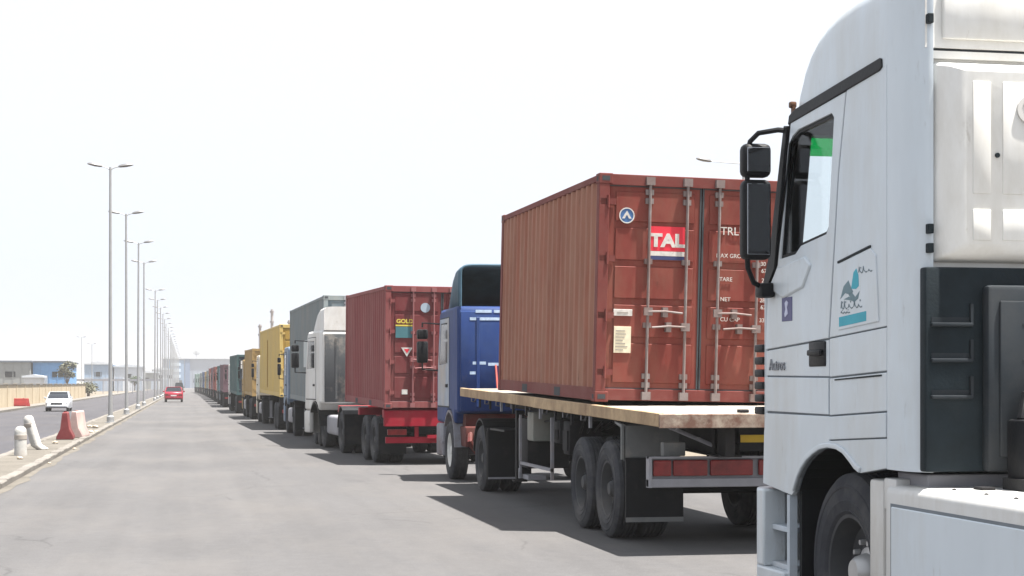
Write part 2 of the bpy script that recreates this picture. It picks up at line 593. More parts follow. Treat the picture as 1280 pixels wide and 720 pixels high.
def make_container(label, loc, rot, L, H, side_m, door_m, name='shipping_container', group=None, detail=2, rod_m=galv, W=2.438,
                   frame_m=None):
    t = thing(name, label, 'container', loc, rot=rot, group=group)
    h = W / 2
    fm = frame_m or side_m
    f = MB()
    for sx in (-1, 1):
        for y0 in (0, L - 0.13):
            f.box(sx * h, sx * (h - 0.12), y0, y0 + 0.13, 0.118, H - 0.118)
        f.box(sx * (h - 0.004), sx * (h - 0.07), 0.15, L - 0.15, H - 0.085, H - 0.012)      # top rail
        f.box(sx * (h - 0.002), sx * (h - 0.06), 0.15, L - 0.15, 0.012, 0.16)               # bottom rail
    f.box(-h + 0.12, h - 0.12, 0.01, 0.12, H - 0.13, H - 0.006)
    f.box(-h + 0.12, h - 0.12, 0.012, 0.14, 0.02, 0.15)
    f.box(-h + 0.12, h - 0.12, L - 0.12, L - 0.01, H - 0.13, H - 0.006)
    f.box(-h + 0.12, h - 0.12, L - 0.12, L - 0.01, 0.02, 0.15)
    f.build('frame', fm, t, smooth=False, bev=0.006 if detail > 1 else 0)
    for sx in (-1, 1):
        for y0 in (-0.004, L - 0.174):
            for z0 in (0, H - 0.118):
                c = MB(); c.box(sx * (h + 0.004), sx * (h - 0.155), y0, y0 + 0.178, z0, z0 + 0.118)
                c.build('corner_casting', fm, t, smooth=False, bev=0.008 if detail > 1 else 0)
    if detail > 1:
        hm = MB()
        for sx in (-1, 1):
            for y0 in (0.085, L - 0.085):
                for z0 in (0.06, H - 0.058):
                    hm.box(sx * (h + 0.006), sx * (h + 0.002), y0 - 0.032, y0 + 0.032, z0 - 0.025, z0 + 0.025)
            for z0 in (0.06, H - 0.058):
                hm.box(sx * (h - 0.075) - 0.045, sx * (h - 0.075) + 0.045, -0.006, -0.002, z0 - 0.027, z0 + 0.027)
        if L < 7:                                                                           # forklift pockets
            for sx in (-1, 1):
                for yc in (L / 2 - 1.03, L / 2 + 1.03):
                    hm.box(sx * (h + 0.001), sx * (h - 0.05), yc - 0.17, yc + 0.17, 0.022, 0.13)
        hm.build('casting_holes', backing, t, smooth=False)
    for sx in (-1, 1):
        s_ = MB(); corrugated(s_, sx, L, 0.15, H - 0.08, h - 0.012, pitch=0.262 if detail > 1 else 0.35)
        s_.build('side_panel', side_m, t, smooth=False)
    r = MB(); r.box(-h + 0.02, h - 0.02, 0.05, L - 0.05, H - 0.05, H - 0.02)
    r.build('roof_panel', side_m, t, smooth=False)
    e = MB(); e.box(-h + 0.12, h - 0.12, L - 0.1, L - 0.05, 0.15, H - 0.13)
    e.build('front_panel', side_m, t, smooth=False)
    fl = MB(); fl.box(-h + 0.06, h - 0.06, 0.14, L - 0.14, 0.06, 0.12)
    fl.build('floor', backing, t, smooth=False)
    doors = []
    z0, z1 = 0.155, H - 0.135
    for sx in (-1, 1):
        xa, xb = sorted((sx * (h - 0.125), sx * 0.012))
        d = MB()
        # door leaf: flat rim plus shallow pressed panels
        d.box(xa, xb, 0.035, 0.075, z0, z1)
        zs = [z0 + 0.03, z0 + (z1 - z0) * 0.24, z0 + (z1 - z0) * 0.43, z0 + (z1 - z0) * 0.62, z0 + (z1 - z0) * 0.81, z1 - 0.03]
        if detail > 1:
            for i in range(5):
                d.box(xa + 0.075, xb - 0.075, 0.024, 0.036, zs[i] + 0.035, zs[i + 1] - 0.035, bev=0.008, seg=1)
        do = d.build('door', door_m, t, smooth=False)
        doors.append(do)
        g = MB()                                                                             # rubber gasket edge
        xg = sx * 0.006
        g.box(min(xg, xg + sx * 0.02), max(xg, xg + sx * 0.02), 0.026, 0.034, z0, z1)
        g.box(xa, xb, 0.026, 0.034, z0 - 0.012, z0 + 0.008)
        g.box(xa, xb, 0.026, 0.034, z1 - 0.008, z1 + 0.012)
        g.build('gasket', backing, do, smooth=False)
        for k in range(4):
            hg = MB()
            zz = z0 + (z1 - z0) * (0.08 + 0.28 * k)
            hg.box(sx * (h - 0.015), sx * (h - 0.20), 0.0, 0.024, zz - 0.035, zz + 0.035)
            hg.tube([(sx * (h - 0.105), -0.002, zz - 0.07), (sx * (h - 0.105), -0.002, zz + 0.07)], 0.016, 6)
            hg.build('hinge', fm, do, smooth=False)
        for q in (0.43, 0.84) if sx < 0 else (0.17, 0.60):                                     # locking bars
            xr = (xa + (xb - xa) * q)
            rb = MB()
            rb.tube([(xr, -0.022, 0.03), (xr, -0.022, H - 0.03)], 0.017, 8)
            for zz in (0.20, 0.30, H * 0.34, H * 0.62, H - 0.30, H - 0.20):
                rb.box(xr - 0.045, xr + 0.045, -0.01, 0.03, zz - 0.03, zz + 0.03)
            for zz in (0.075, H - 0.075):
                rb.box(xr - 0.05, xr + 0.05, -0.045, 0.011, zz - 0.045, zz + 0.045)
            rb.build('locking_bar', rod_m, do)
            low = (q > 0.5)
            zh = H * (0.335 if low else 0.40)
            x2 = xr + (0.40 if not low else -0.40)
            hd = MB()
            hd.tube([(xr, -0.04, zh), ((xr + x2) / 2, -0.05, zh + 0.006), (x2, -0.052, zh - 0.012)], 0.013, 6)
            hd.box(xr - 0.05, xr + 0.05, -0.05, -0.02, zh - 0.045, zh + 0.045)
            hd.box((xr + x2) / 2 - 0.03, (xr + x2) / 2 + 0.03, -0.055, 0.02, zh - 0.06, zh + 0.05)
            hd.build('handle', rod_m, do)
    return t, doors

# ------------------------------------------------------------------ generic tractor cab
def arch(cy, cz, r, a0, a1, n=9):
    return [(cy + r * math.cos(R(a0 + (a1 - a0) * i / n)), cz + r * math.sin(R(a0 + (a1 - a0) * i / n))) for i in range(n + 1)]

def make_cab(root, y0, body_m, rear_m=None, L=2.25, W=2.42, zf=1.18, zr=3.0, wy=1.0, deflector=None, rz=0.0, trim=black_plastic,
             roof_m=None, x0=0.0, lower_m=None, detail=2, panel_m=None):
    """cab whose rear wall stands at local y0; returns its body"""
    h = W / 2
    prof = [(0, zf), (0, zr - 0.08), (0.08, zr), (L - 0.42, zr), (L - 0.27, zr - 0.06), (L - 0.02, zr - 1.0), (L + 0.04, zr - 1.15), (L + 0.07, 0.98),
            (wy + 0.66, 0.98)] + arch(wy, 0.56, 0.66, 38, 142) + [(wy - 0.62, zf)]
    bd = MB()
    bd.prism(prof, 'x', -h, h)
    body = bd.build('cab', body_m, root, bev=0.07 if detail > 1 else 0.04)
    body.location = (x0, y0, 0)
    body.rotation_euler = (0, 0, rz)
    rw = MB()
    rw.box(-h + 0.05, h - 0.05, -0.03, 0.05, zf + 0.03, zr - 0.10, bev=0.02)
    for k in range(3):
        xx = -h + 0.35 + k * (W - 0.7) / 2
        rw.box(xx - 0.03, xx + 0.03, -0.045, -0.028, zf + 0.1, zr - 0.2, bev=0.008, seg=1)
    rw.build('rear_wall', rear_m or body_m, body)
    for s in (-1, 1):
        xo = s * h
        # door skin 8 mm proud with a dark gap round it, window let in
        ya, yb = L - 1.42, L - 0.16
        gp = MB()
        gp.prism([(ya - 0.02, 1.26), (ya - 0.02, zr - 0.16), (L - 0.40, zr - 0.16), (L - 0.12, zr - 1.02), (L - 0.08, 1.26)], 'x', xo, xo + s * 0.003)
        gp.build('door_seal', backing, body, smooth=False)
        dr = MB()
        win = [(ya + 0.12, zr - 0.98), (ya + 0.12, zr - 0.26), (L - 0.50, zr - 0.26), (L - 0.29, zr - 1.0)]
        dr.plate([(ya, 1.285), (ya, zr - 0.18), (L - 0.42, zr - 0.18), (L - 0.15, zr - 1.02), (L - 0.12, 1.285)], [win], 'x', xo - s * 0.02, xo + s * 0.014)
        d = dr.build('door', panel_m or body_m, body, smooth=False, bev=0.008)
        wn = MB(); wn.prism([(p[0] + (0.004 if i < 2 else -0.004), p[1] + (0.004 if i in (0, 3) else -0.004)) for i, p in enumerate(win)], 'x', xo + s * 0.001, xo + s * 0.007)
        wn.build('window', dark_glass, d, smooth=False)
        hd = MB(); hd.box(xo + s * 0.012, xo + s * 0.04, ya + 0.08, ya + 0.26, 1.62, 1.68, bev=0.01)
        hd.build('handle', trim, d)
        # mirrors on a bracket
        mr = MB()
        mx = xo + s * (0.28 if detail > 1 else 0.16)
        mw = 0.10 if detail > 1 else 0.06
        ym = L + 0.02
        mr.tube([(xo, L - 0.3, zr - 0.25), (mx, ym, zr - 0.22), (mx, ym, zr - 0.3)], 0.018, 6)
        mr.tube([(xo, L - 0.1, zr - 1.1), (mx, ym, zr - 1.08), (mx, ym, zr - 0.95)], 0.018, 6)
        mr.box(mx - mw, mx + mw, ym - 0.06, ym + 0.08, zr - 0.96, zr - 0.56, bev=0.03)
        mr.box(mx - mw, mx + mw, ym - 0.06, ym + 0.08, zr - 0.52, zr - 0.34, bev=0.03)
        mr.build('mirror', trim, body)
        # bumper end, step and mudguard
        st = MB()
        st.box(xo - s * 0.12, xo + s * 0.0, wy + 0.70, L + 0.02, 0.38, 0.97, bev=0.03)
        st.box(xo - s * 0.10, xo + s * 0.01, wy + 0.72, wy + 1.05, 0.60, 0.64)
        st.build('step', lower_m or body_m, body)
        mg = MB()
        pts = arch(wy, 0.56, 0.665, 35, 178, 10)
        pts2 = arch(wy, 0.56, 0.62, 178, 35, 10)
        mg.prism(pts + pts2, 'x', xo + s * 0.005, xo - s * 0.42)
        mg.build('mudguard', lower_m or trim, body, smooth=False)
        hl = MB(); hl.box(xo - s * 0.38, xo - s * 0.12, L + 0.07, L + 0.13, 0.60, 0.78, bev=0.02)
        hl.build('headlight', silver, body)
    ws = MB()
    ws.prism([(L - 0.245, zr - 0.14), (L - 0.232, zr - 0.14), (L + 0.003, zr - 0.98), (L - 0.01, zr - 0.98)], 'x', -h + 0.12, h - 0.12)
    ws.build('windscreen', dark_glass, body, smooth=False)
    bp = MB()
    bp.box(-h, h, L - 0.06, L + 0.16, 0.36, 0.96, bev=0.05)
    bp.build('bumper', lower_m or body_m, body)
    gr = MB()
    for k in range(6):
        gr.box(-0.75, 0.75, L + 0.055, L + 0.09, 1.05 + k * 0.11, 1.12 + k * 0.11)
    gr.build('grille', trim, body, smooth=False)
    if deflector:
        hh, dm, hollow = deflector
        secs = []
        N = 26
        def sect(y, top, inset):
            out = []
            for k in range(N + 1):
                a = PI * k / N
                cx = math.copysign(abs(math.cos(a)) ** 0.14, math.cos(a)) * (h - inset)
                cz = (abs(math.sin(a)) ** 0.14) * top
                out.append((cx, y, zr - 0.01 + cz))
            return out
        ys = [0.02, 0.35, 0.8, 1.2, 1.5, L - 0.48]
        tp = [hh, hh, hh * 0.97, hh * 0.8, hh * 0.5, 0.06]
        for yy, tt in zip(ys, tp): secs.append(sect(yy, tt, 0.04 + 0.12 * (yy / L)))
        df = MB()
        if hollow:
            df.loft(secs, closed=False, caps=False)
            o = df.build('roof_deflector', dm, body)
            sol = o.modifiers.new('solid', 'SOLIDIFY'); sol.thickness = 0.03; sol.offset = -1
            st = MB()
            st.tube([(0.1, 0.1, zr), (0.1, 0.1, zr + hh * 0.93)], 0.02, 6)
            st.tube([(0.5, 0.15, zr), (0.1, 0.8, zr + hh * 0.85)], 0.02, 6)
            st.build('stay', galv, body)
            rm = MB(); rm.tube([(p[0] * 0.985, 0.02, p[2] - 0.01) for p in sect(0, hh, 0.04)], 0.022, 6); rm.build('rear_rim', dm, body)
        else:
            df.loft(secs, closed=True, caps=True)
            df.build('roof_deflector', dm, body)
    return body

def chassis(root, y0, y1, z0, z1, m=chassis_m, xs=0.43, name='chassis', cross=1.2):
    b = MB()
    for s in (-1, 1):
        b.box(s * xs, s * (xs + 0.08), y0, y1, z0, z1)
        b.box(s * (xs - 0.04), s * (xs + 0.12), y0, y1, z1 - 0.012, z1)
        b.box(s * (xs - 0.04), s * (xs + 0.12), y0, y1, z0, z0 + 0.012)
    y = y0 + 0.1
    while y < y1:
        b.box(-xs, xs, y, y + 0.07, z0 + 0.04, z1 - 0.04); y += cross
    return b.build(name, m, root, smooth=False)

def tractor_base(root, yc, hubm=steel_rim, wf=1.0, gap=3.4, hw=1.22, r=0.52, tandem=False, flap=True, tank=True, keyf='std', rimf=steel_rim, x0=0.0):
    """chassis, wheels, tanks of a tractor whose cab rear wall is at yc"""
    chassis(root, yc + wf - gap - 0.9, yc + 1.9, 0.72, 0.98)
    yd = yc + wf - gap
    axle(root, yd, hw, r, True, rim=hubm)
    if tandem: axle(root, yd + 1.32, hw, r, True, rim=hubm)
    for s in (-1, 1):
        wheel(root, s * (hw - 0.17) + x0, yc + wf, r, keyf, rimf, face=s)
    fw = MB()
    fw.lathe([(0.0, 1.04), (0.46, 1.04), (0.46, 1.10), (0.0, 1.10)], (0, yd + 0.3, 0), 'z', 24)
    fw.box(-0.5, 0.5, yd - 0.2, yd + 0.8, 0.98, 1.04)
    fw.build('fifth_wheel', chassis_m, root)
    for s in (-1, 1):
        mg = MB()
        o_ = arch(yd, r, r + 0.10, 8, 172, 14); i_ = arch(yd, r, r + 0.075, 172, 8, 14)
        mg.prism(o_ + i_, 'x', s * hw, s * (hw - 0.66))
        mg.build('mudguard', black_plastic, root, smooth=False)
        if flap:
            fp = MB(); fp.box(s * hw, s * (hw - 0.62), yd - r - 0.12, yd - r - 0.09, 0.22, 0.95)
            fp.build('mudflap', black_plastic, root, smooth=False)
        if tank:
            tk = MB(); tk.box(s * (hw - 0.02), s * (hw - 0.62), yd + 0.75, yc + wf - 0.75, 0.38, 0.88, bev=0.08, seg=3)
            tk.build('fuel_tank', galv, root)

# ================================================================== 1. nearest truck: white tractor beside the camera
def near_truck():
    ORG = (4.92, 8.15, 0)
    t = thing('tractor_truck', 'white tractor unit nearest the camera with a teal logo and dark louvred cab back',
              'truck', ORG)
    B = lambda: MB(ORG)
    X = 3.70
    XR = 6.14
    front = [(10.44, 1.49), (10.48, 1.37), (10.50, 1.03), (9.97, 0.985)]
    ar = [(9.93, 1.01), (9.86, 1.10), (9.79, 1.16), (9.70, 1.215), (9.60, 1.255), (9.48, 1.29), (9.35, 1.305), (9.22, 1.30), (9.12, 1.28), (9.03, 1.24), (8.95, 1.20), (8.88, 1.18)]
    win = [(10.17, 2.475), (10.02, 3.18), (9.95, 3.225), (9.85, 3.25), (9.30, 3.265), (9.265, 3.235), (9.35, 2.60), (9.385, 2.565), (9.80, 2.53), (9.90, 2.485)]
    # structural shell behind the skins, dark in the panel gaps
    for sgn, xa in ((1, X + 0.011), (-1, XR - 0.011)):
        s = B()
        s.plate([(8.46, 1.23), (8.46, 3.42), (9.96, 3.33), (10.20, 2.44), (10.40, 2.27), (10.45, 1.9), (10.47, 1.40), (10.46, 1.04)] + ar, [win], 'x', xa, xa + sgn * 0.03)
        s.build('side_shell', mat('seam_grey', (0.16, 0.18, 0.20), 0.8), t, smooth=False)
    def skins(x0, x1):
        m = B()
        m.prism([(8.515, 1.225), (8.515, 1.385)] + [(9.345, 1.345)] + [(9.345, 1.49)] + front + ar, 'x', x0, x1)
        m.prism([(8.515, 1.393), (8.515, 1.525), (9.337, 1.487), (9.337, 1.353)], 'x', x0 - 0.006, x1)
        m.prism([(8.515, 1.535), (8.515, 1.742), (9.335, 1.712), (9.335, 1.497)], 'x', x0, x1)
        m.prism([(8.515, 1.752), (8.515, 1.985), (9.335, 1.945), (9.335, 1.722)], 'x', x0, x1)
        m.prism([(8.515, 1.993), (8.515, 3.405), (9.075, 3.365), (9.195, 2.89), (9.335, 1.953)], 'x', x0, x1)
        return m
    skins(X, X + 0.03).build('side_panel', white_paint, t, smooth=False, bev=0.004)
    # mirrored plain skin on the off side
    skins(XR, XR - 0.03).build('side_panel', white_paint, t, smooth=False, bev=0.006)
    for xo, s in ((X, 1), (XR, -1)):
        pl = B()
        poly = [(xo, 8.508), (xo, 8.36), (xo + s * 0.006, 8.30), (xo + s * 0.018, 8.245), (xo + s * 0.036, 8.20), (xo + s * 0.058, 8.168), (xo + s * 0.08, 8.153), (xo + s * 0.10, 8.15), (xo + s * 0.10, 8.20), (xo + s * 0.06, 8.26), (xo + s * 0.03, 8.36), (xo + s * 0.03, 8.508)]
        pl.prism(poly, 'z', 1.22, 3.93)
        pl.build('corner_pillar', white_paint, t)
    # door: upper, belt and lower pressings in one leaf
    def door(x0, x1, nm_m=white_paint):
        d = B()
        d.plate([(10.445, 1.905), (10.40, 2.28), (10.215, 2.44), (9.98, 3.31), (9.087, 3.355), (9.207, 2.89), (9.353, 1.95)], [win], 'x', x0, x1)
        d.prism([(10.455, 1.735), (10.447, 1.895), (9.353, 1.94), (9.353, 1.725)], 'x', x0 + (0.006 if x1 > x0 else -0.006), x1)
        d.prism([(10.44, 1.505), (10.453, 1.725), (9.353, 1.715), (9.353, 1.50)], 'x', x0, x1)
        return d.build('door', nm_m, t, smooth=False, bev=0.004)
    dl = door(X - 0.002, X + 0.03)
    dr = door(XR + 0.002, XR - 0.03)
    for d, x0, s in ((dl, X, 1), (dr, XR, -1)):
        g = B(); g.prism(win, 'x', x0 + s * 0.020, x0 + s * 0.025)
        g.build('window', clear_glass, d, smooth=False)
        cx, cy = 9.75, 2.88
        out = [(cx + (p[0] - cx) * 1.0, cy + (p[1] - cy) * 1.0) for p in win]
        inn = [(cx + (p[0] - cx) * 0.955, cy + (p[1] - cy) * 0.945) for p in win]
        sl_ = B(); sl_.plate(out, [inn], 'x', x0 + s * 0.010, x0 + s * 0.035)
        sl_.build('window_seal', black_plastic, d, smooth=False)
        hd = B()
        hd.box(x0 - s * 0.004, x0 + s * 0.01, 9.40, 9.67, 1.785, 1.935, bev=0.01)
        hd.box(x0 - s * 0.028, x0 - s * 0.004, 9.43, 9.64, 1.85, 1.885, bev=0.008)
        hd.build('handle', black_plastic, d)
    # belt swage under the window and storage flap
    sw = B()
    sw.prism([(10.36, 2.30), (10.20, 2.42), (9.95, 2.44), (9.72, 2.46), (9.62, 2.40), (9.75, 2.27), (10.1, 2.22)], 'x', X - 0.016, X + 0.01)
    sw.build('door_swage', white_paint, dl, bev=0.012)
    fl = B()
    fl.prism([(8.61, 2.02), (9.19, 1.99), (9.195, 2.375), (8.725, 2.43), (8.65, 2.385)], 'x', X - 0.007, X + 0.01)
    flap = fl.build('locker_flap', white_paint, t, smooth=False, bev=0.005)
    fe = B(); fe.prism([(9.195, 2.378), (8.725, 2.434), (8.725, 2.446), (9.195, 2.39)], 'x', X - 0.009, X + 0.004)
    fe.build('flap_seal', charcoal, flap, smooth=False)
    f2 = B(); f2.prism([(8.58, 1.722), (9.25, 1.70), (9.25, 1.708), (8.58, 1.732)], 'x', X - 0.004, X + 0.004)
    f2.build('flap_seal', charcoal, flap, smooth=False)
    # logo on the flap
    teal = mat('logo_teal', (0.05, 0.33, 0.42), 0.5); slate = mat('logo_slate', (0.13, 0.20, 0.23), 0.5)
    xl = X - 0.0085
    lg = B()
    lg.prism([(8.99, 2.22), (8.955, 2.31), (8.915, 2.33), (8.885, 2.29), (8.88, 2.23), (8.92, 2.215)], 'x', xl, xl + 0.003)
    lg.prism([(9.17, 2.01), (9.17, 2.065), (8.775, 2.085), (8.775, 2.03)], 'x', xl, xl + 0.003)
    lg.build('logo', teal, flap, smooth=False)
    l2 = B()
    l2.prism([(9.15, 2.17), (9.10, 2.24), (9.03, 2.27), (9.00, 2.235), (8.96, 2.20), (9.02, 2.19), (9.08, 2.20)], 'x', xl, xl + 0.003)
    l2.prism([(9.03, 2.19), (8.98, 2.20), (8.93, 2.17), (8.87, 2.20), (8.89, 2.16), (8.95, 2.14)], 'x', xl, xl + 0.003)
    l2.prism([(9.10, 2.165), (9.02, 2.178), (8.96, 2.15), (9.03, 2.158)], 'x', xl, xl + 0.003)
    l2.build('logo', slate, flap, smooth=False)
    ink = mat('script_ink', (0.16, 0.20, 0.22), 0.6)
    def script(y0, y1, z, hh, seed):
        rr = random.Random(seed)
        s_ = B(); y = y0; up = 0
        while y > y1:                                      # joined-up strokes, right to left, with dots
            ln = rr.uniform(0.035, 0.07)
            h1 = rr.choice([0.3, 0.5, 1.0]) * hh
            pts = [(xl + 0.001, y, z), (xl + 0.001, y - ln * 0.15, z + h1), (xl + 0.001, y - ln * 0.3, z + h1 * 0.2), (xl + 0.001, y - ln * 0.7, z - hh * 0.15), (xl + 0.001, y - ln, z)]
            s_.tube(pts, 0.0035, 4)
            if rr.random() < 0.6:
                s_.box(xl - 0.001, xl + 0.002, y - ln * 0.6, y - ln * 0.45, z + hh * 0.7, z + hh * 0.95)
            y -= ln
            if rr.random() < 0.3: y -= 0.015
        s_.build('script', ink, flap, smooth=False)
    script(9.14, 8.82, 2.115, 0.04, 3)
    script(8.88, 8.74, 2.305, 0.03, 5)
    script(9.14, 9.05, 2.088, 0.018, 8)
    badge = B(); badge.box(X - 0.006, X + 0.001, 9.95, 10.13, 2.075, 2.225, bev=0.002, seg=1)
    bd = badge.build('badge', mat('badge_purple', (0.10, 0.10, 0.19), 0.5), dl, smooth=False)
    em = B(); em.prism([(10.065, 2.10), (10.015, 2.12), (10.03, 2.16), (10.01, 2.19), (10.04, 2.205), (10.07, 2.19), (10.055, 2.15), (10.075, 2.12)], 'x', X - 0.009, X - 0.005)
    em.build('emblem', mat('badge_pale', (0.45, 0.47, 0.60), 0.5), bd, smooth=False)
    text_mesh('model_lettering', 'Actros', 0.105, mat('letter_grey', (0.22, 0.23, 0.25), 0.4), dl, (X - 0.001 - ORG[0], 10.23 - ORG[1], 1.80), LEFT, 0.004)
    # black roof-line strip
    st = B()
    st.prism([(10.02, 3.305), (8.60, 3.385), (8.565, 3.40), (8.57, 3.445), (8.60, 3.455), (9.9, 3.385), (10.0, 3.36)], 'x', X - 0.008, X + 0.05)
    st.build('roof_strip', black_plastic, t, smooth=False, bev=0.006)
    # high roof
    N = 22
    secs = []
    for y, top, ins, ze in ((8.51, 3.97, 0.0, 3.40), (8.7, 3.965, 0.0, 3.40), (9.0, 3.965, 0.005, 3.41), (9.25, 3.955, 0.008, 3.395), (9.45, 3.92, 0.012, 3.385),
                            (9.60, 3.87, 0.015, 3.375), (9.72, 3.80, 0.02, 3.37), (9.83, 3.70, 0.028, 3.36), (9.93, 3.56, 0.04, 3.35), (10.03, 3.39, 0.06, 3.33)):
        sec = []
        hw = (XR - X) / 2 - ins
        for k in range(N + 1):
            a = PI * k / N
            cx = math.copysign(abs(math.cos(a)) ** 0.24, math.cos(a)) * hw
            cz = abs(math.sin(a)) ** 0.30 * (top - ze)
            sec.append(((X + XR) / 2 - cx, y, ze + cz))
        secs.append(sec)
    rf = B(); rf.loft(secs, closed=True, caps=True)
    rf.build('high_roof', white_paint, t, ang=60)
    mk = B(); mk.box(3.70, 3.745, 9.99, 10.03, 3.41, 3.45, bev=0.01); mk.box(3.715, 3.735, 9.99, 10.02, 3.33, 3.42)
    mk.build('marker_lamp', mat('amber_dark', (0.10, 0.05, 0.03), 0.4), t)
    # front of the cab
    fc = B()
    pts = []
    for k in range(7):
        a = R(90 * k / 6)
        pts.append((3.92 - 0.22 * math.cos(a), 10.45 + 0.16 * math.sin(a)))
    pin = [(p[0] + 0.03 * (1 if i < 5 else 0), p[1] - 0.03) for i, p in enumerate(pts)][::-1]
    fc.prism(pts + pin, 'z', 1.03, 2.30)
    pts2 = [(XR + X - p[0], p[1]) for p in pts]; pin2 = [(XR + X - p[0], p[1]) for p in pin]
    fc.prism(pts2 + pin2, 'z', 1.03, 2.30)
    fc.box(3.92, XR - 0.22, 10.57, 10.61, 1.03, 2.32)
    fc.build('front_panel', white_paint, t)
    gr = B()
    for k in range(6):
        z = 1.48 + k * 0.082
        gr.box(3.695, 3.90, 10.50, 10.66, z, z + 0.05, bev=0.01)
        gr.box(4.0, 5.84, 10.60, 10.66, z, z + 0.05, bev=0.01)
    gr.build('grille', black_plastic, t)
    ws = B(); ws.prism([(10.56, 2.30), (10.15, 3.30), (10.142, 3.297), (10.552, 2.297)], 'x', 3.80, XR - 0.10)
    w_ = ws.build('windscreen', clear_glass, t, smooth=False)
    def wp(z): return 10.56 - (z - 2.30) * 0.41
    gs = B(); gs.prism([(wp(3.14) - 0.012, 3.14), (wp(3.25) - 0.012, 3.25), (wp(3.25) - 0.018, 3.25), (wp(3.14) - 0.018, 3.14)], 'x', 3.86, XR - 0.16)
    m = glass('green_sun_strip', (0.10, 0.62, 0.28), 0.97)
    gs.build('sun_strip', m, w_, smooth=False)
    hdm = B(); hdm.prism([(wp(3.25), 3.25), (wp(3.25) - 0.1, 3.25), (10.0, 3.34), (10.12, 3.345)], 'x', 3.76, XR - 0.06)
    hdm.build('screen_header', black_plastic, t, smooth=False)
    for s, xo in ((1, X), (-1, XR)):
        ap = B()
        ap.loft([[(xo + s * 0.004, 10.22, 2.44), (xo + s * 0.02, 10.47, 2.25), (xo + s * 0.22, 10.56, 2.27), (xo + s * 0.19, 10.30, 2.44)],
                 [(xo + s * 0.004, 9.99, 3.31), (xo + s * 0.02, 10.07, 3.33), (xo + s * 0.20, 10.14, 3.33), (xo + s * 0.17, 10.05, 3.31)]])
        ap.build('windscreen_pillar', black_plastic, t, smooth=False, bev=0.01)
        pz = B()
        pz.prism([(10.45, 2.26), (10.26, 2.42), (10.03, 3.30), (10.09, 3.31), (10.36, 2.52), (10.50, 2.30)], 'x', xo - s * 0.01, xo + s * 0.03)
        pz.build('wind_deflector', black_plastic, t, smooth=False, bev=0.006)
    # bumper, steps, wheel housing
    bm_ = B()
    pb = [(3.66, 10.02), (3.66, 10.50), (3.70, 10.62), (3.80, 10.70), (4.0, 10.74), (5.84, 10.74), (6.04, 10.70), (6.14, 10.62), (6.18, 10.50), (6.18, 10.30), (6.02, 10.30), (6.02, 10.5),
          (5.84, 10.58), (4.0, 10.58), (3.82, 10.5), (3.82, 10.02)]
    bm_.prism([(x, y) for x, y in pb], 'z', 0.34, 0.50)
    pb2 = [(x, y if y > 10.2 else 10.38) for x, y in pb]
    bm_.prism(pb2, 'z', 0.50, 1.0)
    bm_.build('bumper', white_paint, t, bev=0.015)
    stp = B()
    for z in (0.50, 0.74):
        stp.box(3.72, 4.0, 10.06, 10.38, z, z + 0.035, bev=0.006)
    stp.box(3.70, 3.75, 10.0, 10.05, 0.36, 0.985)
    stp.box(3.93, 3.96, 10.05, 10.38, 0.5, 0.98)
    stp.build('entry_step', mat('step_blue_grey', (0.42, 0.47, 0.52), 0.5, dirt=DUST, damt=0.3), t, smooth=False)
    wl = B()
    o_ = [(p[0], p[1] - 0.002) for p in ar]; i_ = [(p[0], p[1] + 0.03) for p in ar[::-1]]
    wl.prism(o_ + i_, 'x', X + 0.035, X + 0.75)
    wl.box(X + 0.05, X + 0.75, 9.92, 9.96, 0.36, 1.02)
    wl.build('wheel_housing', black_plastic, t, smooth=False)
    lip = B()
    io = [(p[0] + (p[0] - 9.35) * 0.04, p[1] + 0.032) for p in ar[::-1]]
    lip.prism(ar + io, 'x', X - 0.012, X + 0.03)
    lip.build('arch_lip', white_paint, t, smooth=False, bev=0.008)
    for s, x_ in ((1, 3.93), (-1, XR - 0.23)):
        wheel(t, x_ - ORG[0], 9.25 - ORG[1], 0.585, 'near', steel_rim, wd=0.32, face=-s, z=0.582)
    gd = B()
    gd.box(3.715, 4.35, 8.60, 8.79, 0.30, 1.155, bev=0.02)
    gd.box(3.72, 4.35, 8.44, 8.60, 1.0, 1.17, bev=0.01)
    gd.build('mudguard', white_bare, t)
    # side fairing box behind the front wheel
    fb = B()
    fb.box(3.70, 4.42, 6.2, 8.56, 0.34, 1.14, bev=0.05, seg=3)
    fb.build('side_fairing', white_bare, t)
    fp = B()
    fp.box(3.692, 3.705, 6.345, 8.445, 0.395, 1.025, bev=0.007, seg=1)
    fp.build('fairing_panel', white_paint, t, smooth=False)
    for yy in (8.25, 7.95, 7.6, 7.3, 7.0):
        fbo = B()
        fbo.lathe([(0, 0), (0.012, 0), (0.012, 0.006), (0, 0.009)], (3.82, yy, 1.14), 'z', 8)
        fbo.build('bolt', chassis_m, t)
    fbo = B(); fbo.box(3.95, 4.02, 7.9, 8.0, 1.14, 1.155); fbo.build('cleat', chassis_m, t)
    fbo = B(); fbo.plate([(6.33, 0.38), (8.46, 0.38), (8.46, 1.04), (6.33, 1.04)], [[(6.36, 0.41), (6.36, 1.01), (8.43, 1.01), (8.43, 0.41)]], 'x', 3.6975, 3.703)
    fbo.build('panel_seam', mat('seam_grey', (0.16, 0.18, 0.20), 0.8), t, smooth=False)
    # rear wall
    rw = B()
    rw.box(X + 0.09, XR - 0.09, 8.19, 8.24, 1.23, 3.44)
    rw.box(X + 0.09, XR - 0.09, 8.165, 8.185, 3.375, 3.415)
    rw.box(X + 0.06, XR - 0.06, 8.16, 8.505, 3.43, 3.93)
    rw.build('rear_wall', rear_white_lit, t, smooth=False)
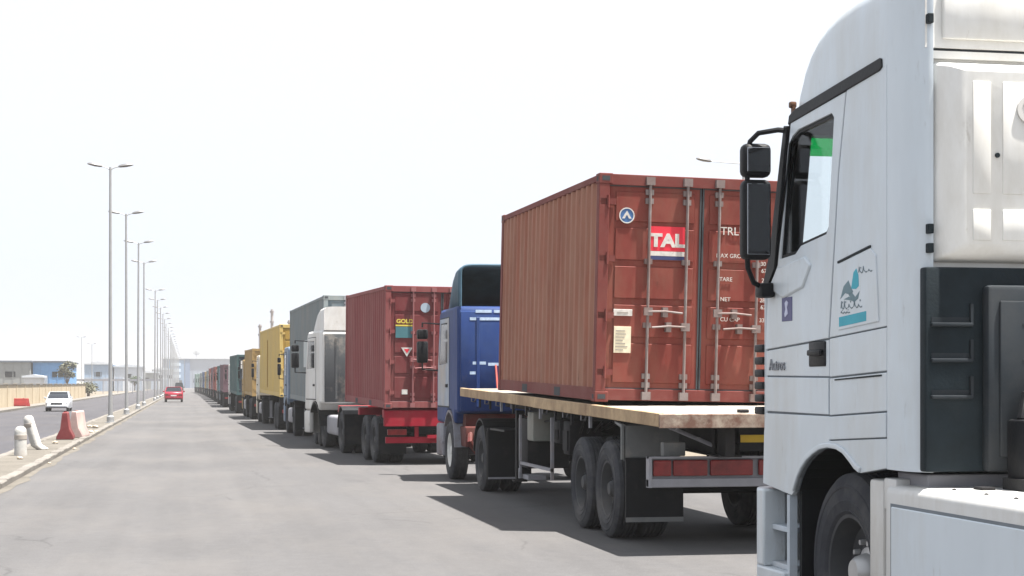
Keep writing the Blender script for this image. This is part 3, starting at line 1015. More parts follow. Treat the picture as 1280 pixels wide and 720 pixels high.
    # pressed panel that bulges towards the rear, chamfered all round
    def bulge(x0, x1, z0, z1, y0, dep, ch, chz):
        q = B()
        q.loft([[(x0, y0, z0), (x1, y0, z0), (x1, y0, z1), (x0, y0, z1)],
                [(x0 + ch * 0.45, y0 - dep * 0.75, z0 + chz * 0.45), (x1 - ch * 0.45, y0 - dep * 0.75, z0 + chz * 0.45), (x1 - ch * 0.45, y0 - dep * 0.75, z1 - chz * 0.3), (x0 + ch * 0.45, y0 - dep * 0.75, z1 - chz * 0.3)],
                [(x0 + ch, y0 - dep, z0 + chz), (x1 - ch, y0 - dep, z0 + chz), (x1 - ch, y0 - dep, z1 - chz * 0.6), (x0 + ch, y0 - dep, z1 - chz * 0.6)]])
        return q
    bulge(3.80, XR - 0.09, 2.31, 3.36, 8.19, 0.15, 0.13, 0.09).build('rear_panel', rear_white_lit, t, bev=0.015, ang=50)
    rp = B()
    for (x0, x1, z0, z1) in ((3.965, 4.065, 2.66, 3.24), (4.13, 4.9, 2.66, 3.24), (5.0, 5.75, 2.62, 3.25), (3.965, 4.065, 2.42, 2.58), (4.13, 4.9, 2.42, 2.58), (5.0, 5.75, 2.4, 2.53)):
        rp.box(x0, x1, 8.034, 8.050, z0, z1, bev=0.006)
    rp.build('pressing', rear_white_lit, t)
    dt = B(); dt.lathe([(0, -0.01), (0.013, -0.01), (0.013, 0.01), (0, 0.01)], (4.10, 8.040, 2.86), 'y', 10)
    dt.build('plug', charcoal, t)
    dt = B(); dt.lathe([(0.05, -0.012), (0.075, -0.012), (0.075, 0.01), (0.05, 0.01), (0.05, -0.012)], (4.28, 8.032, 3.10), 'y', 20)
    dt.build('grab_ring', white_bare, t)
    up = B(); up.box(3.80, 6.0, 8.175, 8.192, 3.416, 3.429); up.build('seam', backing, t, smooth=False)
    tpb = B(); tpb.box(3.85, 5.98, 8.135, 8.165, 3.475, 3.80, bev=0.012); tpb.build('roof_rear_panel', rear_white_lit, t)
    rr = random.Random(11)
    for k in range(7):
        cp = B(); z = rr.uniform(1.3, 2.3); a = rr.uniform(0.006, 0.016)
        cp.prism([(3.776, z), (3.776 + a, z + 0.004), (3.778 + a * 0.8, z + a * 1.3), (3.774, z + a)], 'y', 8.146, 8.153)
        cp.build('paint_chip', charcoal, t, smooth=False)
    cl = B()
    for z in (3.55, 2.36, 2.46, 1.62, 1.93):
        cl.box(3.76, 3.79, 8.12, 8.16, z, z + 0.05, bev=0.004)
    cl.build('clips', charcoal, t, smooth=False)
    # charcoal engine-cover panel with louvres
    ch = B()
    ch.box(3.735, XR - 0.06, 8.10, 8.18, 1.225, 2.285, bev=0.012)
    ch.build('engine_cover', charcoal, t)
    lv = B()
    for z in (1.985, 1.80, 1.61):
        lv.box(3.76, 3.985, 8.075, 8.104, z - 0.008, z + 0.012, bev=0.004)
        lv.box(3.975, 3.99, 8.08, 8.104, z, z + 0.11)
        lv.box(3.765, 3.975, 8.097, 8.104, z + 0.012, z + 0.04)
        lv.box(4.22, 5.6, 8.0, 8.03, z - 0.008, z + 0.012, bev=0.004)
    lv.box(4.04, 5.9, 8.02, 8.10, 1.225, 2.19, bev=0.025)
    lv.box(4.10, 5.8, 8.002, 8.022, 1.30, 2.11, bev=0.012)
    lv.build('louvres', mat('louvre_grey', (0.022, 0.027, 0.032), 0.5, var=0.2, dirt=(0.05, 0.05, 0.05), damt=0.4), t)
    pg = B()
    pg.box(4.13, 4.20, 7.80, 8.0, 1.10, 1.50, bev=0.02)
    pg.tube([(4.17, 7.9, 1.5), (4.20, 7.92, 1.62), (4.34, 7.95, 1.66)], 0.03, 8)
    pg.box(4.10, 5.8, 7.75, 7.98, 1.06, 1.20)
    pg.build('cab_mount', black_plastic, t)
    cf = B(); cf.box(4.3, 4.32, 7.9, 7.91, 1.62, 2.0, bev=0.002); cf.build('plate', white_bare, t)
    sb = B(); sb.box(3.80, 4.5, 8.22, 8.60, 1.13, 1.205, bev=0.01); sb.build('cab_floor_edge', galv, t, smooth=False)
    # interior
    it = B()
    it.box(X + 0.07, XR - 0.07, 8.30, 10.45, 1.30, 1.36)
    it.box(X + 0.07, XR - 0.07, 8.27, 8.31, 1.30, 3.40)
    it.box(X + 0.07, XR - 0.07, 8.30, 9.98, 3.32, 3.345)
    it.build('cab_lining', interior_m, t, smooth=False)
    da = B()
    da.prism([(10.45, 1.4), (10.54, 2.26), (10.10, 2.34), (9.98, 2.2), (10.05, 1.4)], 'x', X + 0.09, XR - 0.09)
    da.box(3.86, 4.35, 9.98, 10.22, 2.30, 2.44, bev=0.04)
    da.build('dashboard', interior_m, t)
    sg = B()
    c = Vector((4.25, 9.83, 2.28)); rt = Matrix.Rotation(R(-35), 4, 'X')
    sg.tube([c + rt @ Vector((0.23 * math.cos(2 * PI * k / 20), 0.23 * math.sin(2 * PI * k / 20), 0)) for k in range(21)], 0.018, 6)
    sg.tube([c + rt @ Vector((-0.23, 0, 0)), c + rt @ Vector((0.23, 0, 0))], 0.016, 6)
    sg.tube([c, (4.25, 10.08, 2.1)], 0.03, 6)
    sg.build('steering_wheel', black_plastic, t)
    for xx in (4.25, 5.55):
        se = B()
        se.box(xx - 0.25, xx + 0.25, 8.95, 9.50, 1.78, 1.92, bev=0.05)
        se.box(xx - 0.24, xx + 0.24, 8.85, 9.00, 1.90, 2.60, bev=0.05)
        se.box(xx - 0.14, xx + 0.14, 8.84, 8.95, 2.60, 2.85, bev=0.04)
        se.box(xx - 0.15, xx + 0.15, 9.0, 9.4, 1.36, 1.78)
        se.build('seat', mat('seat_blue_grey', (0.09, 0.12, 0.17), 0.9), t)
    # mirror cluster with its bracket
    mr = B()
    mr.tube([(3.76, 10.06, 3.27), (3.66, 10.10, 3.285), (3.55, 10.16, 3.27), (3.505, 10.19, 3.22), (3.49, 10.2, 3.14), (3.49, 10.2, 2.5), (3.50, 10.22, 2.42), (3.56, 10.28, 2.33), (3.66, 10.33, 2.29), (3.74, 10.36, 2.28)], 0.017, 8)
    mirror = mr.build('mirror', black_plastic, t)
    for z0, z1 in ((2.995, 3.21), (2.47, 2.98)):
        hs_ = B()
        hs_.box(3.455, 3.645, 10.16, 10.28, z0, z1, bev=0.04, seg=3)
        hs_.build('mirror_housing', black_plastic, mirror)
        gl = B(); gl.box(3.475, 3.625, 10.150, 10.158, z0 + 0.03, z1 - 0.03, bev=0.003)
        gl.build('mirror_glass', mirror_m, mirror, smooth=False)
    br = B(); br.box(3.60, 3.70, 10.25, 10.38, 2.235, 2.33, bev=0.02)
    br.build('mirror_bracket', black_plastic, mirror)
    # frame, rear axle
    cs = B()
    for s in (-1, 1):
        xx = 4.92 + s * 0.43
        cs.box(xx - 0.04, xx + 0.04, 3.9, 10.3, 0.74, 1.0)
    for yy in (4.1, 5.2, 6.3, 7.4, 8.4):
        cs.box(4.5, 5.3, yy, yy + 0.08, 0.78, 0.96)
    cs.box(4.5, 5.4, 8.5, 10.2, 0.7, 1.2)
    cs.build('chassis', chassis_m, t, smooth=False)
    fwl = B(); fwl.lathe([(0, 1.1), (0.46, 1.1), (0.46, 1.16), (0, 1.16)], (4.92, 5.6, 0), 'z', 28); fwl.box(4.4, 5.44, 5.2, 6.0, 1.0, 1.1)
    fwl.build('fifth_wheel', chassis_m, t)
    axle(t, 5.3 - ORG[1], 1.22, 0.52)
    for s in (-1, 1):
        mg = B()
        xo = 4.92 + s * 1.22
        o_ = arch(5.3, 0.52, 0.62, 8, 172, 14); i_ = arch(5.3, 0.52, 0.60, 172, 8, 14)
        mg.prism(o_ + i_, 'x', xo, xo - s * 0.65); mg.build('mudguard', black_plastic, t, smooth=False)
    tb = B(); tb.box(5.45, 6.12, 6.4, 8.5, 0.36, 1.02, bev=0.06, seg=3); tb.build('fuel_tank', galv, t)
    return t

silver_hub = mat('hub_silver', (0.42, 0.42, 0.42), 0.4, 0.5, var=0.15, dirt=(0.25, 0.22, 0.18), damt=0.25)
mirror_m = bpy.data.materials.new('mirror_glass'); mirror_m.use_nodes = True
_b = mirror_m.node_tree.nodes['Principled BSDF']; _b.inputs['Metallic'].default_value = 1; _b.inputs['Roughness'].default_value = 0.03
_b.inputs['Base Color'].default_value = (0.35, 0.36, 0.38, 1)
near_truck()

# ================================================================== 2. flatbed truck with the blue cab and the brick-red container
def flatbed_truck():
    XL = 4.50
    cx = XL + 1.25
    Y0 = 15.76
    t = thing('flatbed_truck', 'articulated truck with a battered blue cab and a wooden-edged flatbed under the rust-brown container', 'truck', (cx, Y0, 0))
    PT = R(1.04)
    deck_m = mat('deck_dusty', (0.30, 0.27, 0.235), 0.9, var=0.12, scale=3, dirt=(0.17, 0.14, 0.11), damt=0.3, bump=0.4, bscale=20)
    wood_m = mat('deck_edge_wood', (0.42, 0.31, 0.19), 0.85, var=0.22, scale=5, dirt=(0.20, 0.13, 0.085), damt=0.6, bump=0.3, rust=(0.07, 0.045, 0.03), ramt=0.6, rscale=5)
    L = 12.1
    d = MB()
    y = 0.0
    while y < L - 0.01:
        w_ = min(0.24, L - y)
        d.box(-1.20, 1.20, y + 0.003, y + w_ - 0.003, -0.04, 0.0 - random.uniform(0, 0.006)); y += w_
    deck = d.build('deck', deck_m, t, smooth=False)
    deck.location = (0, 0, 1.385)
    deck.rotation_euler = (PT, 0, 0)
    for s in (-1, 1):
        e = MB()
        for k in range(4):
            a = k * L / 4
            e.box(s * 1.203, s * 1.265, a + 0.003, a + L / 4 - 0.003, -0.125 + random.uniform(-0.004, 0.004), 0.012, bev=0.006, seg=1)
        e.build('edge_rail', wood_m, deck, smooth=False)
    rf = MB()
    rf.box(-1.26, 1.26, -0.03, 0.0, -0.135, 0.004, bev=0.006, seg=1)
    rf.build('rear_rail', mat('rear_rail_paint', (0.36, 0.31, 0.25), 0.8, var=0.3, scale=7, dirt=(0.12, 0.05, 0.035), damt=0.75, dscale=5, rust=(0.05, 0.03, 0.025), ramt=0.8, rscale=6), deck, smooth=False)
    fr = MB()
    for s in (-1, 1):
        fr.box(s * 0.43, s * 0.53, 0.15, 8.2, -0.42, -0.14)
        fr.box(s * 0.43, s * 0.53, 8.2, L - 0.2, -0.30, -0.14)
        fr.box(s * 0.36, s * 0.60, 0.15, 8.2, -0.435, -0.42)
    y = 0.3
    while y < L - 0.1:
        fr.box(-1.19, 1.19, y, y + 0.06, -0.14, -0.045); y += 0.55
    fr.build('frame', chassis_m, deck, smooth=False)
    # twist-lock stops, hooks and hanging straps along the rail
    for k in range(8):
        hk = MB()
        yy = 3.4 + k * 1.1 + random.uniform(-0.1, 0.1)
        hk.tube([(-1.22, yy, -0.12), (-1.22, yy, -0.19), (-1.16, yy + 0.05, -0.20), (-1.14, yy + 0.07, -0.15)], 0.011, 5)
        hk.build('rope_hook', galv, deck)
    hk = MB(); hk.box(-0.35, -0.25, 0.25, 0.35, 0.002, 0.035, bev=0.01)
    hk.build('lashing_ring', chassis_m, deck)
    # suspension and axles, tandem
    for yy in (2.17, 3.42):
        axle(t, yy, 1.25, 0.535)
    sp = MB()
    for s in (-1, 1):
        for yy in (2.17, 3.42):
            for k in range(4):
                sp.box(s * 0.62, s * 0.70, yy - 0.5 + k * 0.08, yy + 0.5 - k * 0.08, 0.66 + k * 0.02, 0.675 + k * 0.02)
        for yy in (1.6, 2.8, 4.05):
            sp.prism([(yy - 0.12, 1.0), (yy + 0.12, 1.0), (yy + 0.05, 0.66), (yy - 0.05, 0.66)], 'x', s * 0.60, s * 0.72)
    sp.build('suspension', chassis_m, t, smooth=False)
    grey_box = mat('grey_box_paint', (0.15, 0.155, 0.155), 0.7, var=0.15, dirt=DUST, damt=0.3)
    # rear mudguard panel and flap
    for s in (-1, 1):
        g = MB(); g.box(s * 1.22, s * 0.62, 1.46, 1.50, 0.88, 1.24)
        g.prism([(1.46, 0.88), (1.50, 0.88), (1.50, 1.22), (1.75, 1.26), (1.75, 1.28), (1.46, 1.25)], 'x', s * 1.25, s * 1.21)
        g.build('mudguard', grey_box, t, smooth=False)
        f = MB(); f.box(s * 1.21, s * 0.58, 1.43, 1.455, 0.22, 0.90); f.build('mudflap', black_plastic, t, smooth=False)
        f = MB(); f.box(s * 1.21, s * 0.58, 1.42, 1.428, 0.22, 0.27); f.build('flap_weight', grey_box, t, smooth=False)
    # rear underrun bar with lamps
    bx = MB()
    bx.box(-1.22, 1.22, 0.50, 0.60, 0.64, 0.73, bev=0.01)
    bx.box(-1.22, 1.22, 0.50, 0.58, 0.93, 0.95)
    bx.box(-1.22, -1.19, 0.48, 0.60, 0.64, 0.95)
    bx.box(1.19, 1.22, 0.48, 0.60, 0.64, 0.95)
    bx.box(-1.2, 1.2, 0.55, 0.58, 0.73, 0.93)
    bar = bx.build('underrun_bar', galv, t, smooth=False)
    for s in (-1, 1):
        xs_ = [(-1.17, -0.98), (-0.96, -0.60), (-0.57, -0.12), (-0.06, 0.0)] if s < 0 else [(0.98, 1.17), (0.60, 0.96), (0.12, 0.57)]
        for (a, c) in xs_:
            lt = MB(); lt.box(a, c, 0.505, 0.55, 0.755, 0.915, bev=0.012)
            lt.build('tail_light', lamp_red, bar, smooth=False)
    for s in (-1, 1):
        hg = MB()
        hg.box(s * 0.48 - 0.05, s * 0.48 + 0.05, 0.42, 0.50, 0.95, 1.25)
        hg.build('hanger', galv, t, smooth=False)
        hg = MB(); hg.tube([(s * -0.85, 1.1, 1.24), (s * -0.45, 0.5, 1.02)], 0.022, 6)
        hg.build('brace', galv, t, smooth=False)
    gb = MB(); gb.box(-1.03, -0.80, 0.62, 0.74, 0.95, 1.09, bev=0.01); gb.build('junction_box', grey_box, t)
    yl = MB(); yl.box(-0.28, 0.3, 0.47, 0.49, 1.0, 1.24); yp = yl.build('rear_marker', black_plastic, t, smooth=False)
    y2 = MB(); y2.box(-0.27, 0.29, 0.464, 0.470, 1.09, 1.165); y2.build('yellow_stripe', mat('marker_yellow', (0.62, 0.42, 0.05), 0.5), yp, smooth=False)
    # landing legs, tool box, air tank
    for s in (-1, 1):
        lg = MB()
        lg.box(s * 0.98, s * 1.09, 8.05, 8.16, 0.30, 1.30)
        lg.box(s * 0.94, s * 1.13, 8.00, 8.21, 0.27, 0.30)
        lg.tube([(s * 1.03, 8.1, 0.75), (s * 0.5, 8.4, 1.2)], 0.02, 6)
        lg.build('landing_leg', chassis_m, t, smooth=False)
    tb = MB(); tb.box(-1.16, -0.75, 6.55, 6.95, 0.90, 1.30, bev=0.03); tb.build('water_tank', mat('tank_grey', (0.20, 0.21, 0.19), 0.6, dirt=(0.2,0.17,0.14), damt=0.3), t)
    at_ = MB(); at_.lathe([(0, -0.4), (0.12, -0.38), (0.14, -0.3), (0.14, 0.3), (0.12, 0.38), (0, 0.4)], (-0.72, 5.6, 1.05), 'y', 16); at_.build('air_tank', chassis_m, t)
    sg = MB(); sg.box(-1.2, -1.17, 5.2, 7.3, 0.56, 0.60); sg.box(-1.2, -1.16, 5.2, 5.24, 0.45, 1.25); sg.box(-1.2, -1.17, 7.26, 7.30, 0.45, 1.25)
    sg.box(-1.15, -0.9, 6.9, 7.35, 0.36, 0.42); sg.box(-1.2, -1.16, 7.3, 7.36, 0.36, 0.50)
    sg.build('side_guard', galv, t, smooth=False)
    for s in (-1, 1):
        for yy in (2.17, 3.42):
            bc = MB(); bc.lathe([(0, -0.12), (0.08, -0.12), (0.10, -0.04), (0.10, 0.03), (0.07, 0.10), (0, 0.10)], (s * 0.55, yy + 0.28, 0.60), 'y', 14)
            bc.tube([(s * 0.55, yy + 0.38, 0.62), (s * 0.5, yy + 0.55, 0.8), (s * 0.42, yy + 0.7, 0.95)], 0.014, 6)
            bc.build('brake_chamber', chassis_m, t)
    for k in range(5):
        hz_ = MB(); x_ = -0.62 - 0.09 * k
        hz_.tube([(x_, 3.9 + 0.1 * k, 1.22), (x_, 4.6, 1.12 - 0.03 * k), (x_ - 0.02, 5.8, 1.20), (x_, 7.4, 1.14), (x_ + 0.1, 9.0, 1.24)], 0.014, 6)
        hz_.build('brake_line', black_plastic, t)
    for k, (yy, zz) in enumerate(((4.5, 0.80), (5.05, 0.92))):
        sb_ = MB(); sb_.box(-1.12, -0.70, yy, yy + 0.35, zz, 1.22, bev=0.02); sb_.box(-1.14, -1.12, yy + 0.05, yy + 0.3, zz + 0.05, 1.1, bev=0.005, seg=1)
        sb_.build('tool_box', chassis_m, t)
    sw = wheel(t, -0.2, 5.9, 0.50, face=-1, z=0.86)
    sw.name = 'spare_wheel'; sw.rotation_euler = (0, R(90), 0)
    for k in range(9):
        yy = 3.0 + k * 0.93
        rs_ = MB(); rs_.box(-1.225, -1.195, yy, yy + 0.05, 1.12 + yy * 0.018, 1.26 + yy * 0.018); rs_.build('rail_stake', galv if k % 3 == 0 else chassis_m, t, smooth=False)
    bx = MB(); bx.box(-1.1, -0.5, 7.2, 7.9, 0.5, 1.2, bev=0.02); bx.build('battery_box', chassis_m, t)
    # tractor
    yc = 12.72
    blue = mat('blue_cab_paint', (0.012, 0.034, 0.135), 0.55, var=0.22, scale=2, dirt=(0.03, 0.055, 0.13), damt=0.5, rust=(0.09, 0.08, 0.07), ramt=0.35, wavy=0.3, streak=3)
    faded = mat('faded_blue_white', (0.30, 0.34, 0.40), 0.6, var=0.2, scale=2.2, dirt=(0.42, 0.34, 0.25), damt=0.5)
    teal = mat('deflector_teal', (0.05, 0.10, 0.14), 0.6, var=0.2)
    red = mat('chassis_red', (0.10, 0.015, 0.015), 0.65, var=0.2, dirt=(0.08, 0.06, 0.05), damt=0.45)
    body = make_cab(t, yc, blue, blue, L=2.35, zr=3.03, wy=0.95, deflector=(0.72, teal, True), lower_m=mat('lower_worn', (0.22, 0.23, 0.26), 0.6, var=0.25, dirt=(0.10, 0.05, 0.04), damt=0.55), panel_m=faded)
    tractor_base(t, yc, wf=0.95, gap=3.35, hw=1.24, tank=False, r=0.52, keyf='whitehub', rimf=mat('white_hub', (0.6, 0.6, 0.58), 0.5, dirt=DUST, damt=0.3))
    rb = MB(); rb.box(-1.05, 1.05, yc + 0.1, yc + 0.5, 0.95, 1.16); rb.box(-1.1, -0.6, yc - 0.2, yc + 0.5, 0.6, 0.95, bev=0.03)
    rb.tube([(-1.0, yc - 0.1, 0.9), (-1.05, yc - 0.3, 0.7), (-0.9, yc - 0.2, 0.5)], 0.05, 8)
    rb.build('rear_crossmember', red, t)
    fm = MB(); fm.box(-1.23, -0.55, yc - 3.1, yc - 3.06, 0.22, 1.0); fm.box(-1.22, -0.5, yc - 4.4, yc - 3.2, 0.98, 1.01); fm.build('mudflap', black_plastic, t, smooth=False)
    fe = MB(); fe.box(-1.23, -0.55, yc - 3.115, yc - 3.102, 0.22, 0.25); fe.build('flap_edge', galv, t, smooth=False)
    pale = mat('faded_lettering', (0.35, 0.45, 0.58), 0.7, var=0.3, scale=12)
    for k, (a, c, z) in enumerate(((-0.9, -0.62, 2.93), (-0.58, -0.25, 2.93), (-1.0, -0.4, 2.80), (-0.95, -0.72, 2.04), (-0.68, -0.5, 2.02), (-1.0, -0.9, 1.87))):
        lt = MB(); lt.box(a, c, -0.034, -0.031, z - 0.025, z + 0.025)
        lt.build('paint_mark', pale, body, smooth=False)
    ln = MB(); ln.tube([(-0.55, yc - 0.05, 2.0), (-0.6, yc - 0.5, 1.55), (-0.4, yc - 1.2, 1.5), (-0.2, yc - 1.8, 1.5)], 0.018, 6)
    ln.tube([(-0.45, yc - 0.05, 2.0), (-0.45, yc - 0.6, 1.45), (-0.2, yc - 1.8, 1.48)], 0.018, 6)
    ln.build('air_hoses', mat('hose_red', (0.25, 0.04, 0.03), 0.6), t)
    return t, deck
flatbed, deckA = flatbed_truck()

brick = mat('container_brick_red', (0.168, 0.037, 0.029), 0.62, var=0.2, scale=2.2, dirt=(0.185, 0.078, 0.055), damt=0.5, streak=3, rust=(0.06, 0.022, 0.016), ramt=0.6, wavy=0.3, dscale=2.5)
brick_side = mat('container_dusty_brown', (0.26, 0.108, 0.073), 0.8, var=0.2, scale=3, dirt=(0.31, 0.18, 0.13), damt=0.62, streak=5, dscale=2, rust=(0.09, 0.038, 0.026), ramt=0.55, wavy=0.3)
white_ink = mat('white_lettering', (0.50, 0.48, 0.45), 0.6, var=0.2, scale=20, rust=(0.25, 0.12, 0.10), ramt=0.5, rscale=20)
Yc = 18.5
zc = 1.385 + (Yc - 15.76) * math.tan(R(1.04)) + 0.010
rod_a = mat('rod_worn_grey', (0.20, 0.175, 0.17), 0.6, var=0.2, scale=9, dirt=(0.14, 0.07, 0.055), damt=0.5)
cA, dA = make_container('rust-brown corrugated container with red rear doors and a red TAL panel, on the nearest flatbed', (4.52 + 1.22, Yc, zc), (R(1.04), R(1.1), 0), 6.058, 2.591, brick_side, brick, rod_m=rod_a, frame_m=mat('container_frame_red', (0.145, 0.038, 0.033), 0.7, var=0.15, dirt=(0.17, 0.085, 0.07), damt=0.4))
cA.location.z += 0.012
ld, rd = dA
# TAL panel and other marks on the doors (container-local: x -1.22..1.22, y towards the front)
m_red = mat('sign_red', (0.58, 0.035, 0.055), 0.5, var=0.04); m_navy = mat('sign_navy', (0.04, 0.05, 0.12), 0.5)
xs0, xs1 = -0.615, -0.200
s = MB(); s.box(xs0, xs1, 0.014, 0.021, 1.73, 2.01); sign = s.build('sign_panel', m_red, ld, smooth=False)
s = MB(); s.box(xs0, xs1, 0.014, 0.021, 1.675, 1.727); s.build('sign_stripe', white_ink, ld, smooth=False)
s = MB(); s.box(xs0, xs1, 0.014, 0.021, 1.63, 1.672); s.build('sign_stripe', m_navy, ld, smooth=False)
text_mesh('lettering', 'TAL', 0.20, white_ink, ld, (-0.41, 0.012, 1.845), REAR, 0.002, sx=1.15, bold=0.010)
pale_sticker = mat('sticker_cream', (0.62, 0.56, 0.42), 0.6, var=0.12, scale=14)
s = MB(); s.box(-1.02, -0.80, 0.012, 0.021, 0.98, 1.055, bev=0.003); s.build('sticker', white_ink, ld, smooth=False)
s = MB(); s.box(-1.01, -0.81, 0.012, 0.021, 0.56, 0.86, bev=0.002); s.build('sticker', pale_sticker, ld, smooth=False)
tiny = mat('print_grey', (0.30, 0.28, 0.25), 0.6)
s = MB()
for k in range(7): s.box(-0.99, -0.99 + random.uniform(0.08, 0.15), 0.0095, 0.0115, 0.59 + k * 0.036, 0.60 + k * 0.036)
s.box(-0.98, -0.85, 0.0095, 0.0115, 1.01, 1.025)
s.build('print', tiny, ld, smooth=False)
s = MB(); s.lathe([(0, 0.014), (0.085, 0.014), (0.085, 0.022), (0, 0.022)], (-0.89, 0, 2.12), 'y', 24); em = s.build('emblem', mat('emblem_blue', (0.06, 0.13, 0.28), 0.5), ld, smooth=False)
s = MB()
s.lathe([(0.078, 0.0105), (0.09, 0.0105), (0.09, 0.014), (0.078, 0.014), (0.078, 0.0105)], (-0.89, 0, 2.12), 'y', 24)
s.prism([(-0.945, 2.085), (-0.89, 2.175), (-0.835, 2.085), (-0.865, 2.085), (-0.89, 2.13), (-0.915, 2.085)], 'y', 0.010, 0.014)
s.build('emblem_mark', white_ink, ld, smooth=False)
for txt, z, sz in (('TRLU', 1.98, 0.13), ('MAX GROSS', 1.70, 0.066), ('TARE', 1.43, 0.066), ('NET', 1.20, 0.066), ('CU CAP', 0.97, 0.066)):
    sx_ = 0.40 if sz > 0.1 else (0.36 if len(txt) > 4 else 0.32)
    text_mesh('lettering', txt, sz, white_ink, rd, (sx_ - (0.0 if len(txt) > 4 else 0.02), 0.014, z), REAR, 0.002)
for txt, z in (('22G1', 1.72), ('30 480 KG', 1.62), ('67 200 LB', 1.54), ('2 230 KG', 1.43), ('28 250 KG', 1.20), ('62 280 LB', 1.12), ('33.2 CU M', 0.97)):
    text_mesh('lettering', txt, 0.066, white_ink, rd, (0.86, 0.014, z), REAR, 0.002)

# ================================================================== 3. white cab with the maroon container on a red skeletal trailer
QUEUE = [(15.0, 4.5), (34.5, 3.98), (44.5, 3.52), (61.5, 3.27), (79.5, 2.98), (96.5, 2.72), (126, 2.45), (200, 2.5), (260, 2.35), (330, 1.6), (420, -0.5)]
def qx(y):
    for (a, xa), (c, xc) in zip(QUEUE, QUEUE[1:]):
        if y <= c: return xa + (xc - xa) * (y - a) / (c - a)
    return QUEUE[-1][1]
def head(y0, L): return math.atan2(-(qx(y0 + L) - qx(y0)), L)       # rotation about z

def skeletal_trailer(t, L, z1, m, axles=(1.3, 2.6), lights=True, flaps=True, n_wheel_r=0.5, front_drop=True):
    fr = MB()
    for s in (-1, 1):
        fr.box(s * 0.43, s * 0.55, 0.05, L, z1 - 0.32, z1 - 0.06)
    for yy in (0.02, L * 0.5 - 0.1, L - 0.25):
        fr.box(-1.20, 1.20, yy, yy + 0.2, z1 - 0.18, z1 - 0.01, bev=0.01, seg=1)
    fr.box(-1.2, 1.2, 0.0, 0.06, z1 - 0.35, z1 - 0.02)
    fo = fr.build('trailer_frame', m, t, smooth=False)
    for a in axles: axle(t, a, 1.22, n_wheel_r)
    ub = MB(); ub.box(-1.15, 1.15, 0.05, 0.15, 0.45, 0.58, bev=0.01)
    for s in (-1, 1): ub.box(s * 0.5 - 0.04, s * 0.5 + 0.04, 0.06, 0.12, 0.5, z1 - 0.3)
    ub.build('underrun_bar', m, t, smooth=False)
    for s in (-1, 1):
        l_ = MB(); l_.box(s * 1.12, s * 0.72, 0.0, 0.05, 0.62, 0.74, bev=0.01); l_.build('tail_light', lamp_red, t, smooth=False)
        if flaps:
            f = MB(); f.box(s * 1.2, s * 0.6, axles[0] - 0.62, axles[0] - 0.60, 0.2, 0.85); f.build('mudflap', black_plastic, t, smooth=False)
    for s in (-1, 1):
        lg = MB(); lg.box(s * 0.9, s * 1.0, L - 3.6, L - 3.5, 0.3, z1 - 0.2); lg.box(s * 0.86, s * 1.04, L - 3.64, L - 3.46, 0.27, 0.3)
        lg.build('landing_leg', galv, t, smooth=False)
    return fo

Y0 = 34.6; xl = 3.98
trailer_red = mat('trailer_red', (0.24, 0.010, 0.022), 0.55, var=0.12, dirt=(0.17, 0.05, 0.045), damt=0.3)
hdg = head(34.6, 10)
tB = thing('container_truck', 'white-cabbed truck on a bright red trailer frame, second vehicle ahead of the flatbed', 'truck', (xl + 1.2, Y0 + 0.1, 0), hdg)
skeletal_trailer(tB, 7.2, 1.16, trailer_red, axles=(1.35, 2.65))
b_ = MB(); b_.box(-1.19, 1.19, -0.06, -0.005, 0.80, 1.13, bev=0.01, seg=1); b_.box(-0.3, 1.1, -0.06, -0.005, 0.55, 0.62); b_.box(0.2, 0.3, -0.05, 0, 0.55, 0.85)
b_.build('rear_beam', trailer_red, tB, smooth=False)
cabB = make_cab(tB, 9.05, white_bare, mat('cab_back_grey', (0.06, 0.065, 0.07), 0.6, dirt=DUST, damt=0.3), L=2.3, zr=3.08, wy=1.05, deflector=(0.62, white_bare, False), rz=R(4.5), x0=-0.13, W=2.46)
tractor_base(tB, 9.0, wf=1.1, gap=3.6, hw=1.22)
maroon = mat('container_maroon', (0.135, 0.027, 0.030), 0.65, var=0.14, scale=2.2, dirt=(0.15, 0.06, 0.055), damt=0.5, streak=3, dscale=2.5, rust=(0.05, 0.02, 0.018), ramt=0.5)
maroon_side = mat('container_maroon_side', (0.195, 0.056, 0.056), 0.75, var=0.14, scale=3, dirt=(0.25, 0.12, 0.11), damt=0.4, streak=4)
cB, dB = make_container('maroon container with a teal and yellow rear sticker and white triangle behind the white cab', (xl + 1.2, Y0, 1.16), (R(0.9), R(0.4), hdg), 5.95, 2.55,
                        maroon_side, maroon, W=2.40, rod_m=mat('rod_dull_red', (0.24, 0.10, 0.10), 0.6))
ld, rd = dB
m_tl = mat('sticker_teal', (0.06, 0.15, 0.17), 0.6); m_yl = mat('sticker_yellow', (0.55, 0.45, 0.08), 0.6)
s = MB(); s.box(-0.98, -0.60, 0.012, 0.021, 1.47, 1.70); s.build('sticker', m_tl, ld, smooth=False)
s = MB(); s.box(-0.98, -0.60, 0.012, 0.021, 1.71, 1.74); s.build('sticker', m_yl, ld, smooth=False)
text_mesh('lettering', 'GOLD', 0.115, m_yl, ld, (-0.79, 0.012, 1.81), REAR, 0.002, sx=1.1, bold=0.004)
s = MB(); s.prism([(-0.86, 1.27), (-0.62, 1.27), (-0.74, 1.08)], 'y', 0.012, 0.021); s.build('triangle', white_ink, ld, smooth=False)
s = MB(); s.prism([(-0.80, 1.24), (-0.68, 1.24), (-0.74, 1.15)], 'y', 0.009, 0.012); s.build('triangle_centre', m_red, ld, smooth=False)
s = MB(); s.box(-0.84, -0.72, 0.012, 0.021, 0.30, 0.40); s.build('sticker', white_ink, ld, smooth=False)
